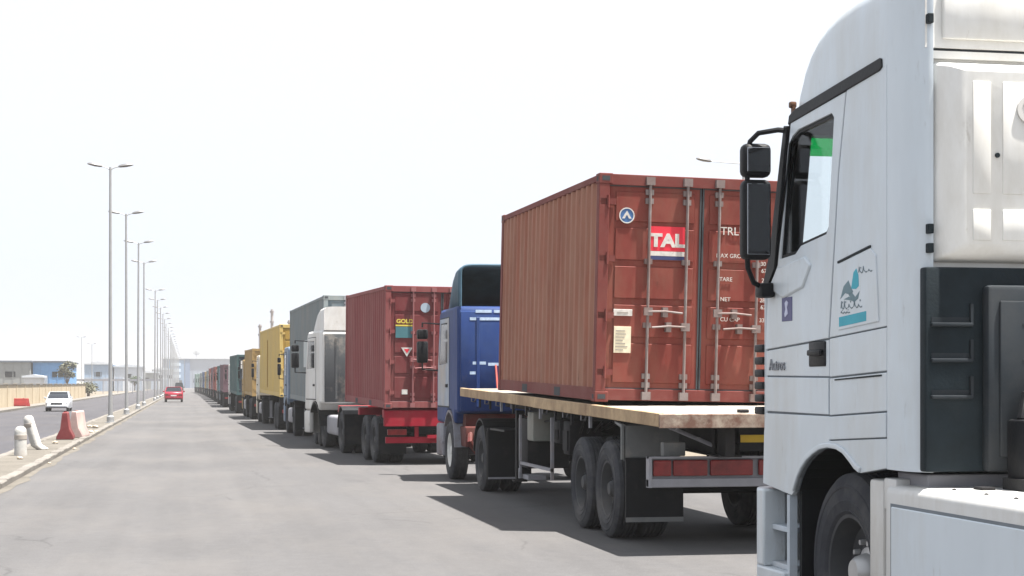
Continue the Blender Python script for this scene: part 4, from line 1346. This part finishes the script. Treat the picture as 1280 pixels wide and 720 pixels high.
s = MB(); s.lathe([(0, 0.012), (0.1, 0.012), (0.1, 0.021), (0, 0.021)], (-0.36, 0, 2.10), 'y', 20); s.build('emblem', mat('emblem_grey', (0.30, 0.36, 0.42), 0.6), ld, smooth=False)

# ================================================================== 4. the rest of the queue
def queue_truck(y0, label, clabel, L, H, zb, side_m, door_m, cab_m, fr_m=chassis_m, detail=1, xl=None, hz=None, deflector=None, pitch=0.5, cname='shipping_container', axles=(1.3, 2.6), group=None):
    xl = qx(y0) if xl is None else xl
    hz = head(y0, L + 4) if hz is None else hz
    t = thing('container_truck', label, 'truck', (xl + 1.22, y0 + 0.05, 0), hz, group=group)
    TL = L + 0.3
    skeletal_trailer(t, TL, zb, fr_m, axles=axles)
    make_cab(t, TL + 0.45, cab_m, cab_m, L=2.2, zr=2.95, wy=1.05, deflector=deflector, detail=1)
    tractor_base(t, TL + 0.45, wf=1.05, gap=3.5)
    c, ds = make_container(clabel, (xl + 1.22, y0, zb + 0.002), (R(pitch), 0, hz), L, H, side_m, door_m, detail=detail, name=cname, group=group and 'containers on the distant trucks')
    return t, c, ds

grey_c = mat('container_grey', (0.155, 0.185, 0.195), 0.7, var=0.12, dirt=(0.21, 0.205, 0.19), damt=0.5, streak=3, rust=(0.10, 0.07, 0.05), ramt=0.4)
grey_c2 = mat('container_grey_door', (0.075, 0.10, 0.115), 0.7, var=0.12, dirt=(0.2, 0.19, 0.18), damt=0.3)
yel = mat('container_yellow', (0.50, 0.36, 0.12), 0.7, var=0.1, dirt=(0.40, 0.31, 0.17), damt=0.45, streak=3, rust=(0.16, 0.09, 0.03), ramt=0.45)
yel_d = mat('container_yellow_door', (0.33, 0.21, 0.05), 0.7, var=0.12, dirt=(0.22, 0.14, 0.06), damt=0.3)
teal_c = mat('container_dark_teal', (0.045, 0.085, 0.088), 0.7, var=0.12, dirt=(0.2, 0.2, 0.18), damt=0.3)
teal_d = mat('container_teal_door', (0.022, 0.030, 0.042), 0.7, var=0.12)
rust = mat('container_rust', (0.21, 0.07, 0.06), 0.75, var=0.15, dirt=(0.25, 0.14, 0.11), damt=0.3)
purp = mat('container_plum', (0.12, 0.07, 0.085), 0.75, var=0.15, dirt=(0.2, 0.16, 0.15), damt=0.3)
pgreen = mat('container_pale_green', (0.24, 0.32, 0.29), 0.75, var=0.1, dirt=(0.3, 0.28, 0.24), damt=0.3)
bluec = mat('container_blue', (0.06, 0.10, 0.19), 0.7, var=0.12, dirt=(0.2, 0.19, 0.18), damt=0.25)
tan_c = mat('truck_tan', (0.30, 0.20, 0.08), 0.7, var=0.12, dirt=(0.32, 0.25, 0.16), damt=0.35)
cab_cream = mat('cab_cream', (0.50, 0.46, 0.38), 0.5, dirt=DUST, damt=0.3)
cab_blue = mat('cab_blue_grey', (0.12, 0.17, 0.24), 0.5, dirt=DUST, damt=0.3)
cab_red = mat('cab_red', (0.28, 0.05, 0.04), 0.5, dirt=DUST, damt=0.3)

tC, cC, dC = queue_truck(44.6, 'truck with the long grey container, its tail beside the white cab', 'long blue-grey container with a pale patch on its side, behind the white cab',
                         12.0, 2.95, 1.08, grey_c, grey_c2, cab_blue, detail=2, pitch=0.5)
s = MB(); s.box(-1.235, -1.208, 4.2, 6.2, 1.05, 1.85); s.build('side_patch', mat('patch_pale', (0.40, 0.43, 0.43), 0.7), cC, smooth=False)
s = MB(); s.box(-0.9, -0.2, 0.010, 0.022, 1.55, 1.9); s.build('sticker', white_ink, dC[0], smooth=False)

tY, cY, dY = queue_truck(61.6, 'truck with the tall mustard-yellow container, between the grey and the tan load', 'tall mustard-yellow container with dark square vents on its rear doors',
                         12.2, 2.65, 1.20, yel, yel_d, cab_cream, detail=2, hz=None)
s = MB(); s.box(-0.75, -0.25, 0.008, 0.022, 1.95, 2.30); s.box(-0.75, -0.30, 0.008, 0.022, 0.45, 0.85); s.build('vent', mat('vent_brown', (0.10, 0.06, 0.02), 0.8), dY[0], smooth=False)
s = MB(); s.box(-1.23, -1.21, 7.0, 7.25, 0.3, 2.2); s.build('side_post', yel_d, cY, smooth=False)
t2, c2, d2 = queue_truck(80.0, 'lower truck carrying the tan box, just ahead of the mustard-yellow container', 'short tan box with a dark vent, half hidden ahead of the mustard-yellow container',
                         7.5, 2.25, 1.10, tan_c, tan_c, tan_c, detail=1)
s = MB(); s.box(-0.5, 0.1, 0.005, 0.02, 1.4, 1.9); s.build('vent', MATS['vent_brown'], d2[0], smooth=False)
t3, c3, d3 = queue_truck(96.5, 'truck with the dark teal container, first clear shadow past the yellow loads', 'dark teal container with near-black rear doors, ahead of the tan box', 12.0, 2.3, 1.05, teal_c, teal_d, white_bare, detail=1)
s = MB(); s.box(-1.0, -0.5, 0.005, 0.02, 1.5, 1.95); s.build('sticker', white_ink, d3[0], smooth=False)
far = [(122, 12.0, 2.0, purp, 'plum', cab_blue), (141, 6.0, 2.1, teal_c, 'slate teal', white_bare), (157, 12.0, 2.2, rust, 'rust red', cab_red),
       (177, 12.0, 2.3, purp, 'faded plum', white_bare), (197, 12.0, 2.4, rust, 'dull red', cab_cream), (217, 12.0, 2.3, grey_c, 'grey', cab_blue),
       (238, 12.0, 2.3, tan_c, 'sandy', white_bare), (259, 12.0, 2.4, bluec, 'dark blue', cab_cream), (281, 12.0, 2.4, grey_c, 'pale grey', cab_red),
       (304, 12.0, 2.4, pgreen, 'pale green', white_bare), (330, 12.0, 2.5, pgreen, 'hazy green', cab_blue)]
ords = ['first', 'second', 'third', 'fourth', 'fifth', 'sixth', 'seventh', 'eighth', 'ninth', 'tenth', 'eleventh']
for (yy, L, H, m, cn, cm), od in zip(far, ords):
    queue_truck(yy, '%s distant truck ahead of the dark teal container, under a %s load' % (od, cn),
                '%s container on the %s distant truck beyond the dark teal one' % (cn, od), L, H, 1.08, m, m, cm, detail=1, group='distant trucks at the head of the queue')

# ------------------------------------------------------------------ cars
def make_car(name, label, loc, rz, paint, van=False, scale=1.0):
    t = thing(name, label, 'van' if van else 'car', loc, rz)
    t.scale = (scale, scale, scale)
    L = 4.4; h = 0.84
    def body_sec(y, zt, zb, hw):
        return [(-hw, y, zb), (-hw - 0.02, y, zb + 0.25), (-hw, y, zt - 0.08), (-hw + 0.08, y, zt), (hw - 0.08, y, zt), (hw, y, zt - 0.08), (hw + 0.02, y, zb + 0.25), (hw, y, zb)]
    b = MB()
    rear = 0.95 if not van else 1.05
    secs = [body_sec(0.0, rear - 0.12, 0.42, h - 0.10), body_sec(0.12, rear, 0.28, h - 0.02), body_sec(0.7, rear + 0.02, 0.24, h), body_sec(2.9, 0.94, 0.22, h), body_sec(3.6, 0.86, 0.24, h - 0.01),
            body_sec(4.2, 0.74, 0.28, h - 0.08), body_sec(L, 0.62, 0.38, h - 0.2)]
    b.loft(secs)
    body = b.build('body', paint, t, ang=50)
    g = MB()
    rt = 1.42 if not van else 1.95
    def cs(y, z, hw): return [(-hw, y, z), (hw, y, z)]
    r0, r1, f0, f1 = (0.45, 0.95, 2.2, 3.05) if not van else (0.05, 0.15, 3.0, 3.7)
    base = [(-h + 0.05, r0, rear - 0.02), (h - 0.05, r0, rear - 0.02), (h - 0.05, f1, 0.92), (-h + 0.05, f1, 0.92)]
    top = [(-h + 0.2, r1, rt - 0.05), (h - 0.2, r1, rt - 0.05), (h - 0.2, f0, rt - 0.04), (-h + 0.2, f0, rt - 0.04)]
    g.loft([base, top])
    g.build('windows', dark_glass, t, bev=0.04)
    r_ = MB(); r_.box(-h + 0.21, h - 0.21, r1 - 0.02, f0 + 0.05, rt - 0.05, rt, bev=0.025); r_.build('roof', paint, t)
    for s in (-1, 1):
        pl = MB()
        pl.tube([(s * (h - 0.05), r0, rear - 0.02), (s * (h - 0.2), r1, rt - 0.04)], 0.035, 6)
        pl.tube([(s * (h - 0.05), f1, 0.92), (s * (h - 0.2), f0, rt - 0.04)], 0.03, 6)
        pl.tube([(s * (h - 0.04), (r0 + f1) / 2, 0.95), (s * (h - 0.19), (r1 + f0) / 2, rt - 0.04)], 0.03, 6)
        pl.build('pillar', paint, t)
        hl = MB(); hl.box(s * (h - 0.12), s * (h - 0.42), L - 0.2, L - 0.02, 0.55, 0.68, bev=0.03); hl.build('headlight', silver, t)
        tl = MB(); tl.box(s * (h - 0.08), s * (h - 0.34), -0.02, 0.14, rear - 0.32, rear - 0.14, bev=0.02); tl.build('tail_light', lamp_red, t)
        mr = MB(); mr.box(s * (h + 0.02), s * (h + 0.18), 2.75, 2.85, 0.92, 1.04, bev=0.03); mr.build('mirror', paint, t)
        for yy in (0.85, 3.5):
            wheel(t, s * (h - 0.11), yy, 0.31, 'car', silver_hub, wd=0.2, face=s)
    bp = MB(); bp.box(-h + 0.1, h - 0.1, -0.06, 0.1, 0.34, 0.52, bev=0.04); bp.box(-h + 0.15, h - 0.15, L - 0.1, L + 0.05, 0.3, 0.46, bev=0.04)
    bp.build('bumper', paint if not van else black_plastic, t)
    pt = MB(); pt.box(-0.26, 0.26, -0.07, -0.055, 0.56, 0.67); pt.build('number_plate', white_bare, t, smooth=False)
    gr = MB(); gr.box(-0.4, 0.4, L - 0.02, L + 0.02, 0.50, 0.62, bev=0.01); gr.build('grille', black_plastic, t)
    return t
make_car('parked_car' if False else 'car', 'red car seen from behind, driving away in the lane left of the trucks', (-1.3, 158, 0), 0, mat('car_red', (0.25, 0.008, 0.025), 0.3, coat=0.5))
make_car('car', 'white car coming towards the camera on the road beyond the median', (-7.9, 110, 0), PI, mat('car_white', (0.42, 0.44, 0.47), 0.3, coat=0.5), scale=0.85)
make_car('van', 'dark van far ahead of the red car, in front of the big pale building', (-1.7, 330, 0), 0, mat('van_dark', (0.03, 0.035, 0.045), 0.4), van=True)

# ------------------------------------------------------------------ street lamps
pole_m = mat('lamp_pole_grey', (0.31, 0.315, 0.32), 0.5, 0.4, var=0.1)
lhead_m = mat('lamp_head_grey', (0.15, 0.15, 0.155), 0.5, 0.2)
def make_lamp(label, loc, group, H=10.5, double=True, armlen=0.9):
    t = thing('street_lamp', label, 'street lamp', loc, group=group)
    p = MB(); p.tube([(0, 0, 0.0), (0, 0, 1.5), (0, 0, H)], 0.105, 12, r2=0.05); p.build('pole', pole_m, t)
    bs = MB(); bs.box(-0.2, 0.2, -0.2, 0.2, 0.0, 0.03); bs.lathe([(0.15, 0.0), (0.15, 0.25), (0.11, 0.30)], (0, 0, 0), 'z', 14); bs.build('base', pole_m, t)
    for s in (-1, 1) if double else (-1,):
        a = MB(); a.tube([(0, 0, H - 0.12), (s * 0.12, 0, H - 0.03), (s * (armlen - 0.55), 0, H + 0.04)], 0.024, 6); a.build('arm', pole_m, t)
        hd = MB()
        x0 = armlen - 0.58
        z = lambda u: H + 0.03 + (u - x0) * 0.16
        secs = []
        for u, wdt, th in ((x0, 0.05, 0.04), (x0 + 0.1, 0.11, 0.07), (x0 + 0.32, 0.15, 0.085), (x0 + 0.5, 0.13, 0.06), (x0 + 0.6, 0.05, 0.03)):
            secs.append([(s * u, -wdt, z(u)), (s * u, -wdt * 0.6, z(u) + th), (s * u, wdt * 0.6, z(u) + th), (s * u, wdt, z(u)), (s * u, wdt * 0.6, z(u) - th * 0.6), (s * u, -wdt * 0.6, z(u) - th * 0.6)])
        hd.loft(secs); hd.build('lamp_head', lhead_m, t)
    return t
nths = ['second', 'third', 'fourth']
lamp0 = make_lamp('tall twin-headed street lamp nearest the camera, on the median past the red barrier', (-3.13, 70.9, 0.085), 'twin street lamps along the median')
others = [90.2, 108.6, 125.9, 163.5, 181.9, 200, 217.5] + [217.5 + 18 * k for k in range(1, 22)]
word = ['second', 'third', 'fourth', 'fifth', 'sixth', 'seventh', 'eighth', 'ninth', 'tenth', 'eleventh', 'twelfth', 'thirteenth', 'fourteenth', 'fifteenth', 'sixteenth', 'seventeenth',
        'eighteenth', 'nineteenth', 'twentieth', 'twenty-first', 'twenty-second', 'twenty-third', 'twenty-fourth', 'twenty-fifth', 'twenty-sixth', 'twenty-seventh', 'twenty-eighth', 'twenty-ninth']
for k, y in enumerate(others):
    c = copy_tree(lamp0)
    c.location = (-3.13 + (0.03 if k % 2 else -0.03), y, 0.085)
    c.rotation_euler = (0, random.uniform(-0.006, 0.004), random.uniform(-0.12, 0.12))
    if k < 3: c['label'] = '%s twin-headed street lamp from the camera along the median' % word[k]
    elif k < 8: c['label'] = 'thin hazy twin street lamp, %s from the camera along the median' % word[k]
    else: c['label'] = 'faint far-off twin street lamp, %s along the median from the camera' % word[k]
make_lamp('single street lamp on the far right verge, its arm reaching out beside the near mirror', (21.4, 63.0, 0.0), 'street lamps', H=10.35, double=False, armlen=1.9)

# ------------------------------------------------------------------ median furniture
boll_m = mat('bollard_concrete', (0.36, 0.355, 0.34), 0.85, var=0.12, scale=8, dirt=(0.30, 0.26, 0.22), damt=0.4, bump=0.5, bscale=25)
def bollard(label, loc, rot, H, r, lean=0.0):
    t = thing('bollard', label, 'bollard', loc, rot=rot, group='stubby concrete bollards on the median')
    b = MB()
    n = 10
    prof = [(r * 1.05, 0.0), (r * 1.04, 0.08), (r, 0.12), (r * 0.98, H - 0.14), (r * 0.9, H - 0.07), (r * 0.62, H - 0.02), (0.0, H)]
    b.lathe(prof, (0, 0, 0), 'z', 20)
    if lean:
        for v in b.bm.verts: v.co.x += lean * max(0, (0.35 - v.co.z)) ** 2 * 2.2
    b.build('post', boll_m, t)
    k = MB(); k.lathe([(r * 1.003, H - 0.30), (r * 1.03, H - 0.295), (r * 1.03, H - 0.20), (r * 0.995, H - 0.195)], (0, 0, 0), 'z', 20)
    k.build('band', mat('band_dark', (0.30, 0.27, 0.24), 0.8), t)
bollard('shorter upright pale concrete bollard, left of the pair on the median', (-3.66, 38.8, 0.085), (0, 0, 0), 0.66, 0.135)
bollard('taller leaning pale concrete bollard, right of the pair on the median', (-3.70, 42.2, 0.07), (0, R(-7), 0), 0.86, 0.13, lean=0.9)

def jersey(label, loc, rz, m, L=1.6, H=0.78, group='plastic road barriers'):
    t = thing('road_barrier', label, 'barrier', loc, rz, group=group)
    b = MB()
    pr = [(-0.24, 0.0), (-0.24, 0.08), (-0.13, 0.30), (-0.075, H - 0.02), (-0.05, H), (0.05, H), (0.075, H - 0.02), (0.13, 0.30), (0.24, 0.08), (0.24, 0.0)]
    b.prism([(x, z) for x, z in pr], 'y', 0, L)
    b.build('body', m, t, bev=0.02)
    c = MB(); c.lathe([(0, H - 0.01), (0.045, H - 0.01), (0.045, H + 0.03), (0, H + 0.03)], (0, L * 0.3, 0), 'z', 12); c.box(-0.05, 0.05, L, L + 0.05, 0.1, H - 0.1)
    c.build('filler_cap', m, t)
    return t
bar_red = mat('barrier_red', (0.15, 0.030, 0.032), 0.6, var=0.12, dirt=(0.18, 0.08, 0.07), damt=0.4)
bar_wht = mat('barrier_white', (0.34, 0.25, 0.235), 0.6, var=0.08, dirt=(0.5, 0.4, 0.34), damt=0.4)
jersey('dull red road barrier standing on the median in front of the first lamp', (-3.46, 49.6, 0.085), R(2), bar_red, L=1.5)
jersey('pinkish white road barrier directly behind the red one on the median', (-3.32, 51.4, 0.085), R(-3), bar_wht, L=2.0)
jersey('low bright red road barrier by the far kerb, left of the white car', (-10.9, 121, 0.13), R(60), mat('barrier_bright_red', (0.25, 0.03, 0.03), 0.6), L=1.3, H=0.55)

stone_m = mat('rubble_stone', (0.34, 0.29, 0.23), 0.9, var=0.2, scale=10, bump=0.5, bscale=20)
spots = [(-3.22, 53.8, 0.09), (-3.1, 56.0, 0.11), (-3.0, 57.5, 0.07), (-2.86, 44.5, 0.05), (-3.5, 46.5, 0.08), (-3.3, 62.5, 0.12), (-3.55, 63.5, 0.10), (-2.86, 36.5, 0.04), (-3.5, 36.9, 0.07)]
where = ['beside the white road barrier', 'first past the white barrier', 'second past the white barrier', 'in the gutter before the red barrier', 'behind the leaning bollard',
         'short of the first lamp', 'left side short of the first lamp', 'in the gutter right of the bollards', 'at the foot of the shorter bollard']
for (x, y, r), wd_ in zip(spots, where):
    b = MB()
    bmesh.ops.create_icosphere(b.bm, subdivisions=2, radius=r)
    for v in b.bm.verts:
        v.co *= random.uniform(0.78, 1.15); v.co.z *= 0.6
    o = b.build('stone', stone_m, smooth=False)
    o.location = (x, y, (0.085 if x < -2.9 else 0.0) + r * 0.35)
    tag(o, 'small lump of sandy rubble %s' % wd_, 'stone', 'rubble along the median')

# ------------------------------------------------------------------ left side: boundary wall, buildings, trees
wall_m = mat('boundary_wall_render', (0.40, 0.335, 0.24), 0.9, var=0.12, scale=0.6, dirt=(0.32, 0.26, 0.18), damt=0.4, bump=0.4, bscale=10, dscale=0.4)
t = thing('boundary_wall', 'long low sand-coloured wall along the far pavement on the left', 'wall', (-12.0, 55, 0))
b = MB()
for k in range(24):
    b.box(-0.1, 0.1, k * 6.2 + 0.1, k * 6.2 + 6.1, 0, 1.62 + random.uniform(-0.02, 0.02))
b.build('wall_panels', wall_m, t, smooth=False)
b = MB()
for k in range(25):
    b.box(-0.14, 0.14, k * 6.2 - 0.1, k * 6.2 + 0.1, 0, 1.72)
b.build('piers', wall_m, t, smooth=False)
b = MB(); b.box(-0.16, 0.16, 0, 148.8, 1.64, 1.70); b.build('coping', conc_m, t, smooth=False)

def shed(label, x0, x1, y0, y1, H, m, roof_m, name='warehouse', bays=4, group='low warehouses behind the left wall', gable=0.5):
    cx = (x0 + x1) / 2
    t = thing(name, label, 'building', (cx, y0, 0), group=group)
    hw = (x1 - x0) / 2
    D = y1 - y0
    b = MB(); b.box(-hw, hw, 0, D, 0, H); b.build('wall', m, t, smooth=False)
    r = MB(); r.prism([(-hw - 0.3, H), (-hw - 0.3, H + 0.25), (0, H + 0.25 + gable), (hw + 0.3, H + 0.25), (hw + 0.3, H)], 'y', -0.3, D + 0.3); r.build('roof', roof_m, t, smooth=False)
    for k in range(bays):
        xx = -hw + (k + 0.5) * 2 * hw / bays
        if k % 2 == 0:
            d = MB(); d.box(xx - 0.9, xx + 0.9, -0.06, 0.0, 0, min(3.2, H * 0.6)); d.build('door', mat('shed_door', (0.30, 0.34, 0.40), 0.6), t, smooth=False)
        else:
            d = MB(); d.box(xx - 0.8, xx + 0.8, -0.05, 0.0, H * 0.55, H * 0.72); d.build('window', dark_glass, t, smooth=False)
    pk = MB()
    n = max(4, int(hw * 2 / 1.2))
    for k in range(n + 1):
        xx = -hw + k * 2 * hw / n
        pk.box(xx - 0.05, xx + 0.05, -0.08, 0, 0.02, H - 0.02)
    pk.build('cladding_ribs', m, t, smooth=False)
    return t
w_grey = mat('shed_grey', (0.24, 0.25, 0.25), 0.7, var=0.08); w_blue = mat('shed_blue', (0.12, 0.27, 0.50), 0.6, var=0.08); w_pale = mat('shed_pale_blue', (0.24, 0.32, 0.43), 0.7, var=0.06)
w_white = mat('shed_white', (0.5, 0.52, 0.55), 0.7, var=0.05); roof_dk = mat('roof_dark', (0.10, 0.12, 0.15), 0.7); roof_lt = mat('roof_light', (0.45, 0.48, 0.52), 0.6)
shed('grey-walled warehouse with a dark roof, leftmost behind the wall', -46, -23.0, 258, 285, 4.9, w_grey, roof_dk, gable=0.0)
shed('bright blue warehouse with a dark roof behind the left wall', -22.7, -18.0, 260, 285, 4.9, w_blue, roof_dk, bays=2, gable=0.0)
shed('small white shed in front of the blue warehouse', -22.9, -20.6, 248, 254, 2.6, w_white, roof_lt, bays=1, gable=0.2)
shed('pale blue warehouse right of the olive tree', -23.5, -17.4, 400, 430, 6.2, w_pale, roof_lt, bays=3)
shed('white warehouse next right of the pale blue one', -17.0, -10.5, 405, 430, 5.6, w_white, roof_lt, bays=3)
shed('low grey warehouse behind the second street lamp', -15.5, -9.0, 520, 545, 5.0, w_grey, roof_lt, bays=3)
shed('long faint white warehouse behind the far lamps', -11.5, -5.0, 560, 590, 6.3, w_white, roof_lt, bays=4)

leaf_o = mat('leaf_olive', (0.12, 0.12, 0.08), 0.8, var=0.35, scale=1.2)
leaf_g = mat('leaf_green', (0.06, 0.09, 0.045), 0.8, var=0.35, scale=1.2)
bark = mat('bark', (0.14, 0.10, 0.07), 0.9)
def tree(label, loc, H, rad, m, n=900, seed=1, group='dusty trees on the left'):
    rr = random.Random(seed)
    t = thing('tree', label, 'tree', loc, group=group)
    tr = MB()
    tr.tube([(0, 0, 0), (0.05, 0, H * 0.3), (-0.04, 0.05, H * 0.6)], 0.14, 7, r2=0.06)
    tips = []
    for k in range(6):
        a = 2 * PI * k / 6 + rr.uniform(-0.3, 0.3)
        e = Vector((math.cos(a) * rad * 0.6, math.sin(a) * rad * 0.6, H * rr.uniform(0.55, 0.85)))
        tr.tube([(0, 0, H * 0.3), e * 0.6 + Vector((0, 0, H * 0.15)), e], 0.06, 5, r2=0.02); tips.append(e)
    tr.build('trunk', bark, t)
    cl = [(e, rad * rr.uniform(0.35, 0.55)) for e in tips] + [(Vector((0, 0, H * 0.85)), rad * 0.5), (Vector((rr.uniform(-.4, .4), 0, H * 0.62)), rad * 0.6)]
    c = MB()
    for i in range(n):
        e, r = rr.choice(cl)
        d = Vector((rr.gauss(0, 1), rr.gauss(0, 1), rr.gauss(0, 0.8))).normalized() * r * rr.random() ** 0.4
        p = e + d
        s_ = rr.uniform(0.07, 0.15)
        q = Matrix.Rotation(rr.uniform(0, 6.3), 3, 'Z') @ Matrix.Rotation(rr.uniform(-1.2, 1.2), 3, 'X')
        c.face([p + q @ Vector((-s_, -s_ * 0.6, 0)), p + q @ Vector((s_, -s_ * 0.5, 0)), p + q @ Vector((s_ * 0.8, s_ * 0.7, 0)), p + q @ Vector((-s_ * 0.7, s_ * 0.6, 0))])
    c.build('crown', m, t, smooth=False)
tree('olive-grey tree at the right-hand end of the blue warehouse', (-17.1, 250, 0), 5.2, 1.35, leaf_o, seed=2, n=1600)
tree('small dark tree seen between the second and third street lamps', (-14.2, 420, 0), 4.8, 1.6, leaf_g, seed=4)
tree('round dark tree right of the white warehouse', (-12.0, 395, 0), 3.6, 1.4, leaf_g, seed=5)
for k, (x, y, h_) in enumerate(((-12.9, 215, 1.7), (-12.7, 223, 1.5), (-13.0, 231, 1.9))):
    tree(['dusty shrub at the end of the boundary wall', 'middle dusty shrub past the boundary wall', 'farthest dusty shrub past the boundary wall'][k], (x, y, 0), h_, 1.3, leaf_o, n=500, seed=9 + k, group='shrubs past the wall')

# guard rail across the far end of the left road
t = thing('guard_rail', 'pale horizontal guard rail behind the far street lamps', 'guard rail', (-15, 300, 0))
b = MB(); b.box(-7, 10.5, -0.04, 0.04, 2.2, 2.55); b.build('rail', galv, t, smooth=False)
b = MB()
for k in range(8): b.box(-7 + k * 2.5 - 0.06, -7 + k * 2.5 + 0.06, 0.04, 0.14, 0, 2.5)
b.build('posts', galv, t, smooth=False)

# big pale building that closes the road
pale_b = mat('building_pale_blue_grey', (0.24, 0.275, 0.34), 0.7, var=0.06, scale=0.1)
t = thing('industrial_building', 'large pale blue-grey building closing the far end of the road', 'building', (13, 690, 0))
b = MB(); b.box(-23, 22, 0, 45, 0, 11.8); b.build('wall', pale_b, t, smooth=False)
b = MB(); b.box(-23.5, 22.5, -0.6, 45.6, 11.8, 12.5); b.build('roof', mat('building_roof', (0.50, 0.53, 0.57), 0.6), t, smooth=False)
b = MB(); b.box(-20.5, -14.5, -0.35, 0, 1.0, 11.2); st = b.build('stair_tower', mat('tower_blue', (0.16, 0.24, 0.36), 0.6), t, smooth=False)
for k in range(3):
    b = MB(); b.box(-20.1, -15.9, -0.45, -0.352, 4.2 + k * 2.4, 5.4 + k * 2.4); b.build('window', mat('window_pale', (0.45, 0.55, 0.66), 0.2), st, smooth=False)
b = MB(); b.box(-14.2, -12.2, -0.4, 0, 0, 11.6); b.build('drain_bay', mat('bay_dark', (0.12, 0.17, 0.27), 0.6), t, smooth=False)
b = MB(); b.box(-19.0, -15.4, -0.5, -0.36, 0, 3.2); b.build('doorway', mat('door_black', (0.03, 0.03, 0.035), 0.7), t, smooth=False)
b = MB()
for k in range(16): b.box(-11 + k * 2.1 - 0.1, -11 + k * 2.1 + 0.1, -0.12, 0, 0, 11.7)
b.build('cladding_ribs', pale_b, t, smooth=False)
t = thing('satellite_dish', 'tilted grey dish on the roof of the big pale building', 'dish', (3.3, 700, 12.5))
b = MB(); b.lathe([(0.0, 0.5), (0.9, 0.35), (1.6, 0.05), (2.1, -0.3), (2.0, -0.34), (1.5, -0.05), (0.8, 0.25), (0, 0.38)], (0, 0, 0), 'z', 24)
b.build('reflector', mat('dish_grey', (0.45, 0.45, 0.45), 0.6), t, M=Matrix.Translation((0, 0, 2.6)) @ Matrix.Rotation(R(25), 4, 'Y') @ Matrix.Rotation(R(-40), 4, 'X'))
b = MB(); b.tube([(0, 0, 0), (0, 0, 2.5)], 0.15, 8); b.build('mast', galv, t)

def stack(label, x, y, H, r, name='chimney'):
    t = thing(name, label, 'chimney', (x, y, 0), group='thin industrial chimneys')
    b = MB(); b.tube([(0, 0, 0), (0, 0, H)], r, 12, r2=r * 0.8); b.build('shaft', mat('chimney_pale', (0.30, 0.27, 0.26), 0.8), t)
    b = MB()
    for z in (0.97, 0.85): b.lathe([(r * 1.3, H * z - 0.15), (r * 1.3, H * z + 0.15)], (0, 0, 0), 'z', 12)
    b.build('collar', mat('chimney_collar', (0.22, 0.20, 0.20), 0.8), t)
stack('tall pale chimney rising above the mustard-yellow container', 14.6, 300, 14.9, 0.30)
stack('thin pale chimney left of the mustard-yellow container', 12.5, 300, 12.2, 0.28)
stack('short chimney stub over the rear of the mustard-yellow container', 17.6, 300, 13.0, 0.24)
for k, (px, y, H) in enumerate(((-19.9, 330, 10.6), (-18.0, 330, 9.3))):
    make_lamp(['faint distant lamp above the olive tree', 'faint distant lamp right of the olive tree'][k], (px, y, 0), 'street lamps behind the left wall', H=H, double=True)

# ------------------------------------------------------------------ haze
b = MB(); b.box(-1400, 1400, -60, 2600, -1.0, 22.0)
hz = b.build('haze', bpy.data.materials.new('haze'), smooth=False)
hm_ = hz.data.materials[0]; hm_.use_nodes = True
n = hm_.node_tree.nodes; n.remove(n['Principled BSDF'])
pv = n.new('ShaderNodeVolumePrincipled')
pv.inputs['Color'].default_value = (0.60, 0.595, 0.59, 1)
pv.inputs['Density'].default_value = HAZE_DENSITY
pv.inputs['Anisotropy'].default_value = 0.2
hm_.node_tree.links.new(pv.outputs[0], n['Material Output'].inputs['Volume'])
hz['kind'] = 'stuff'
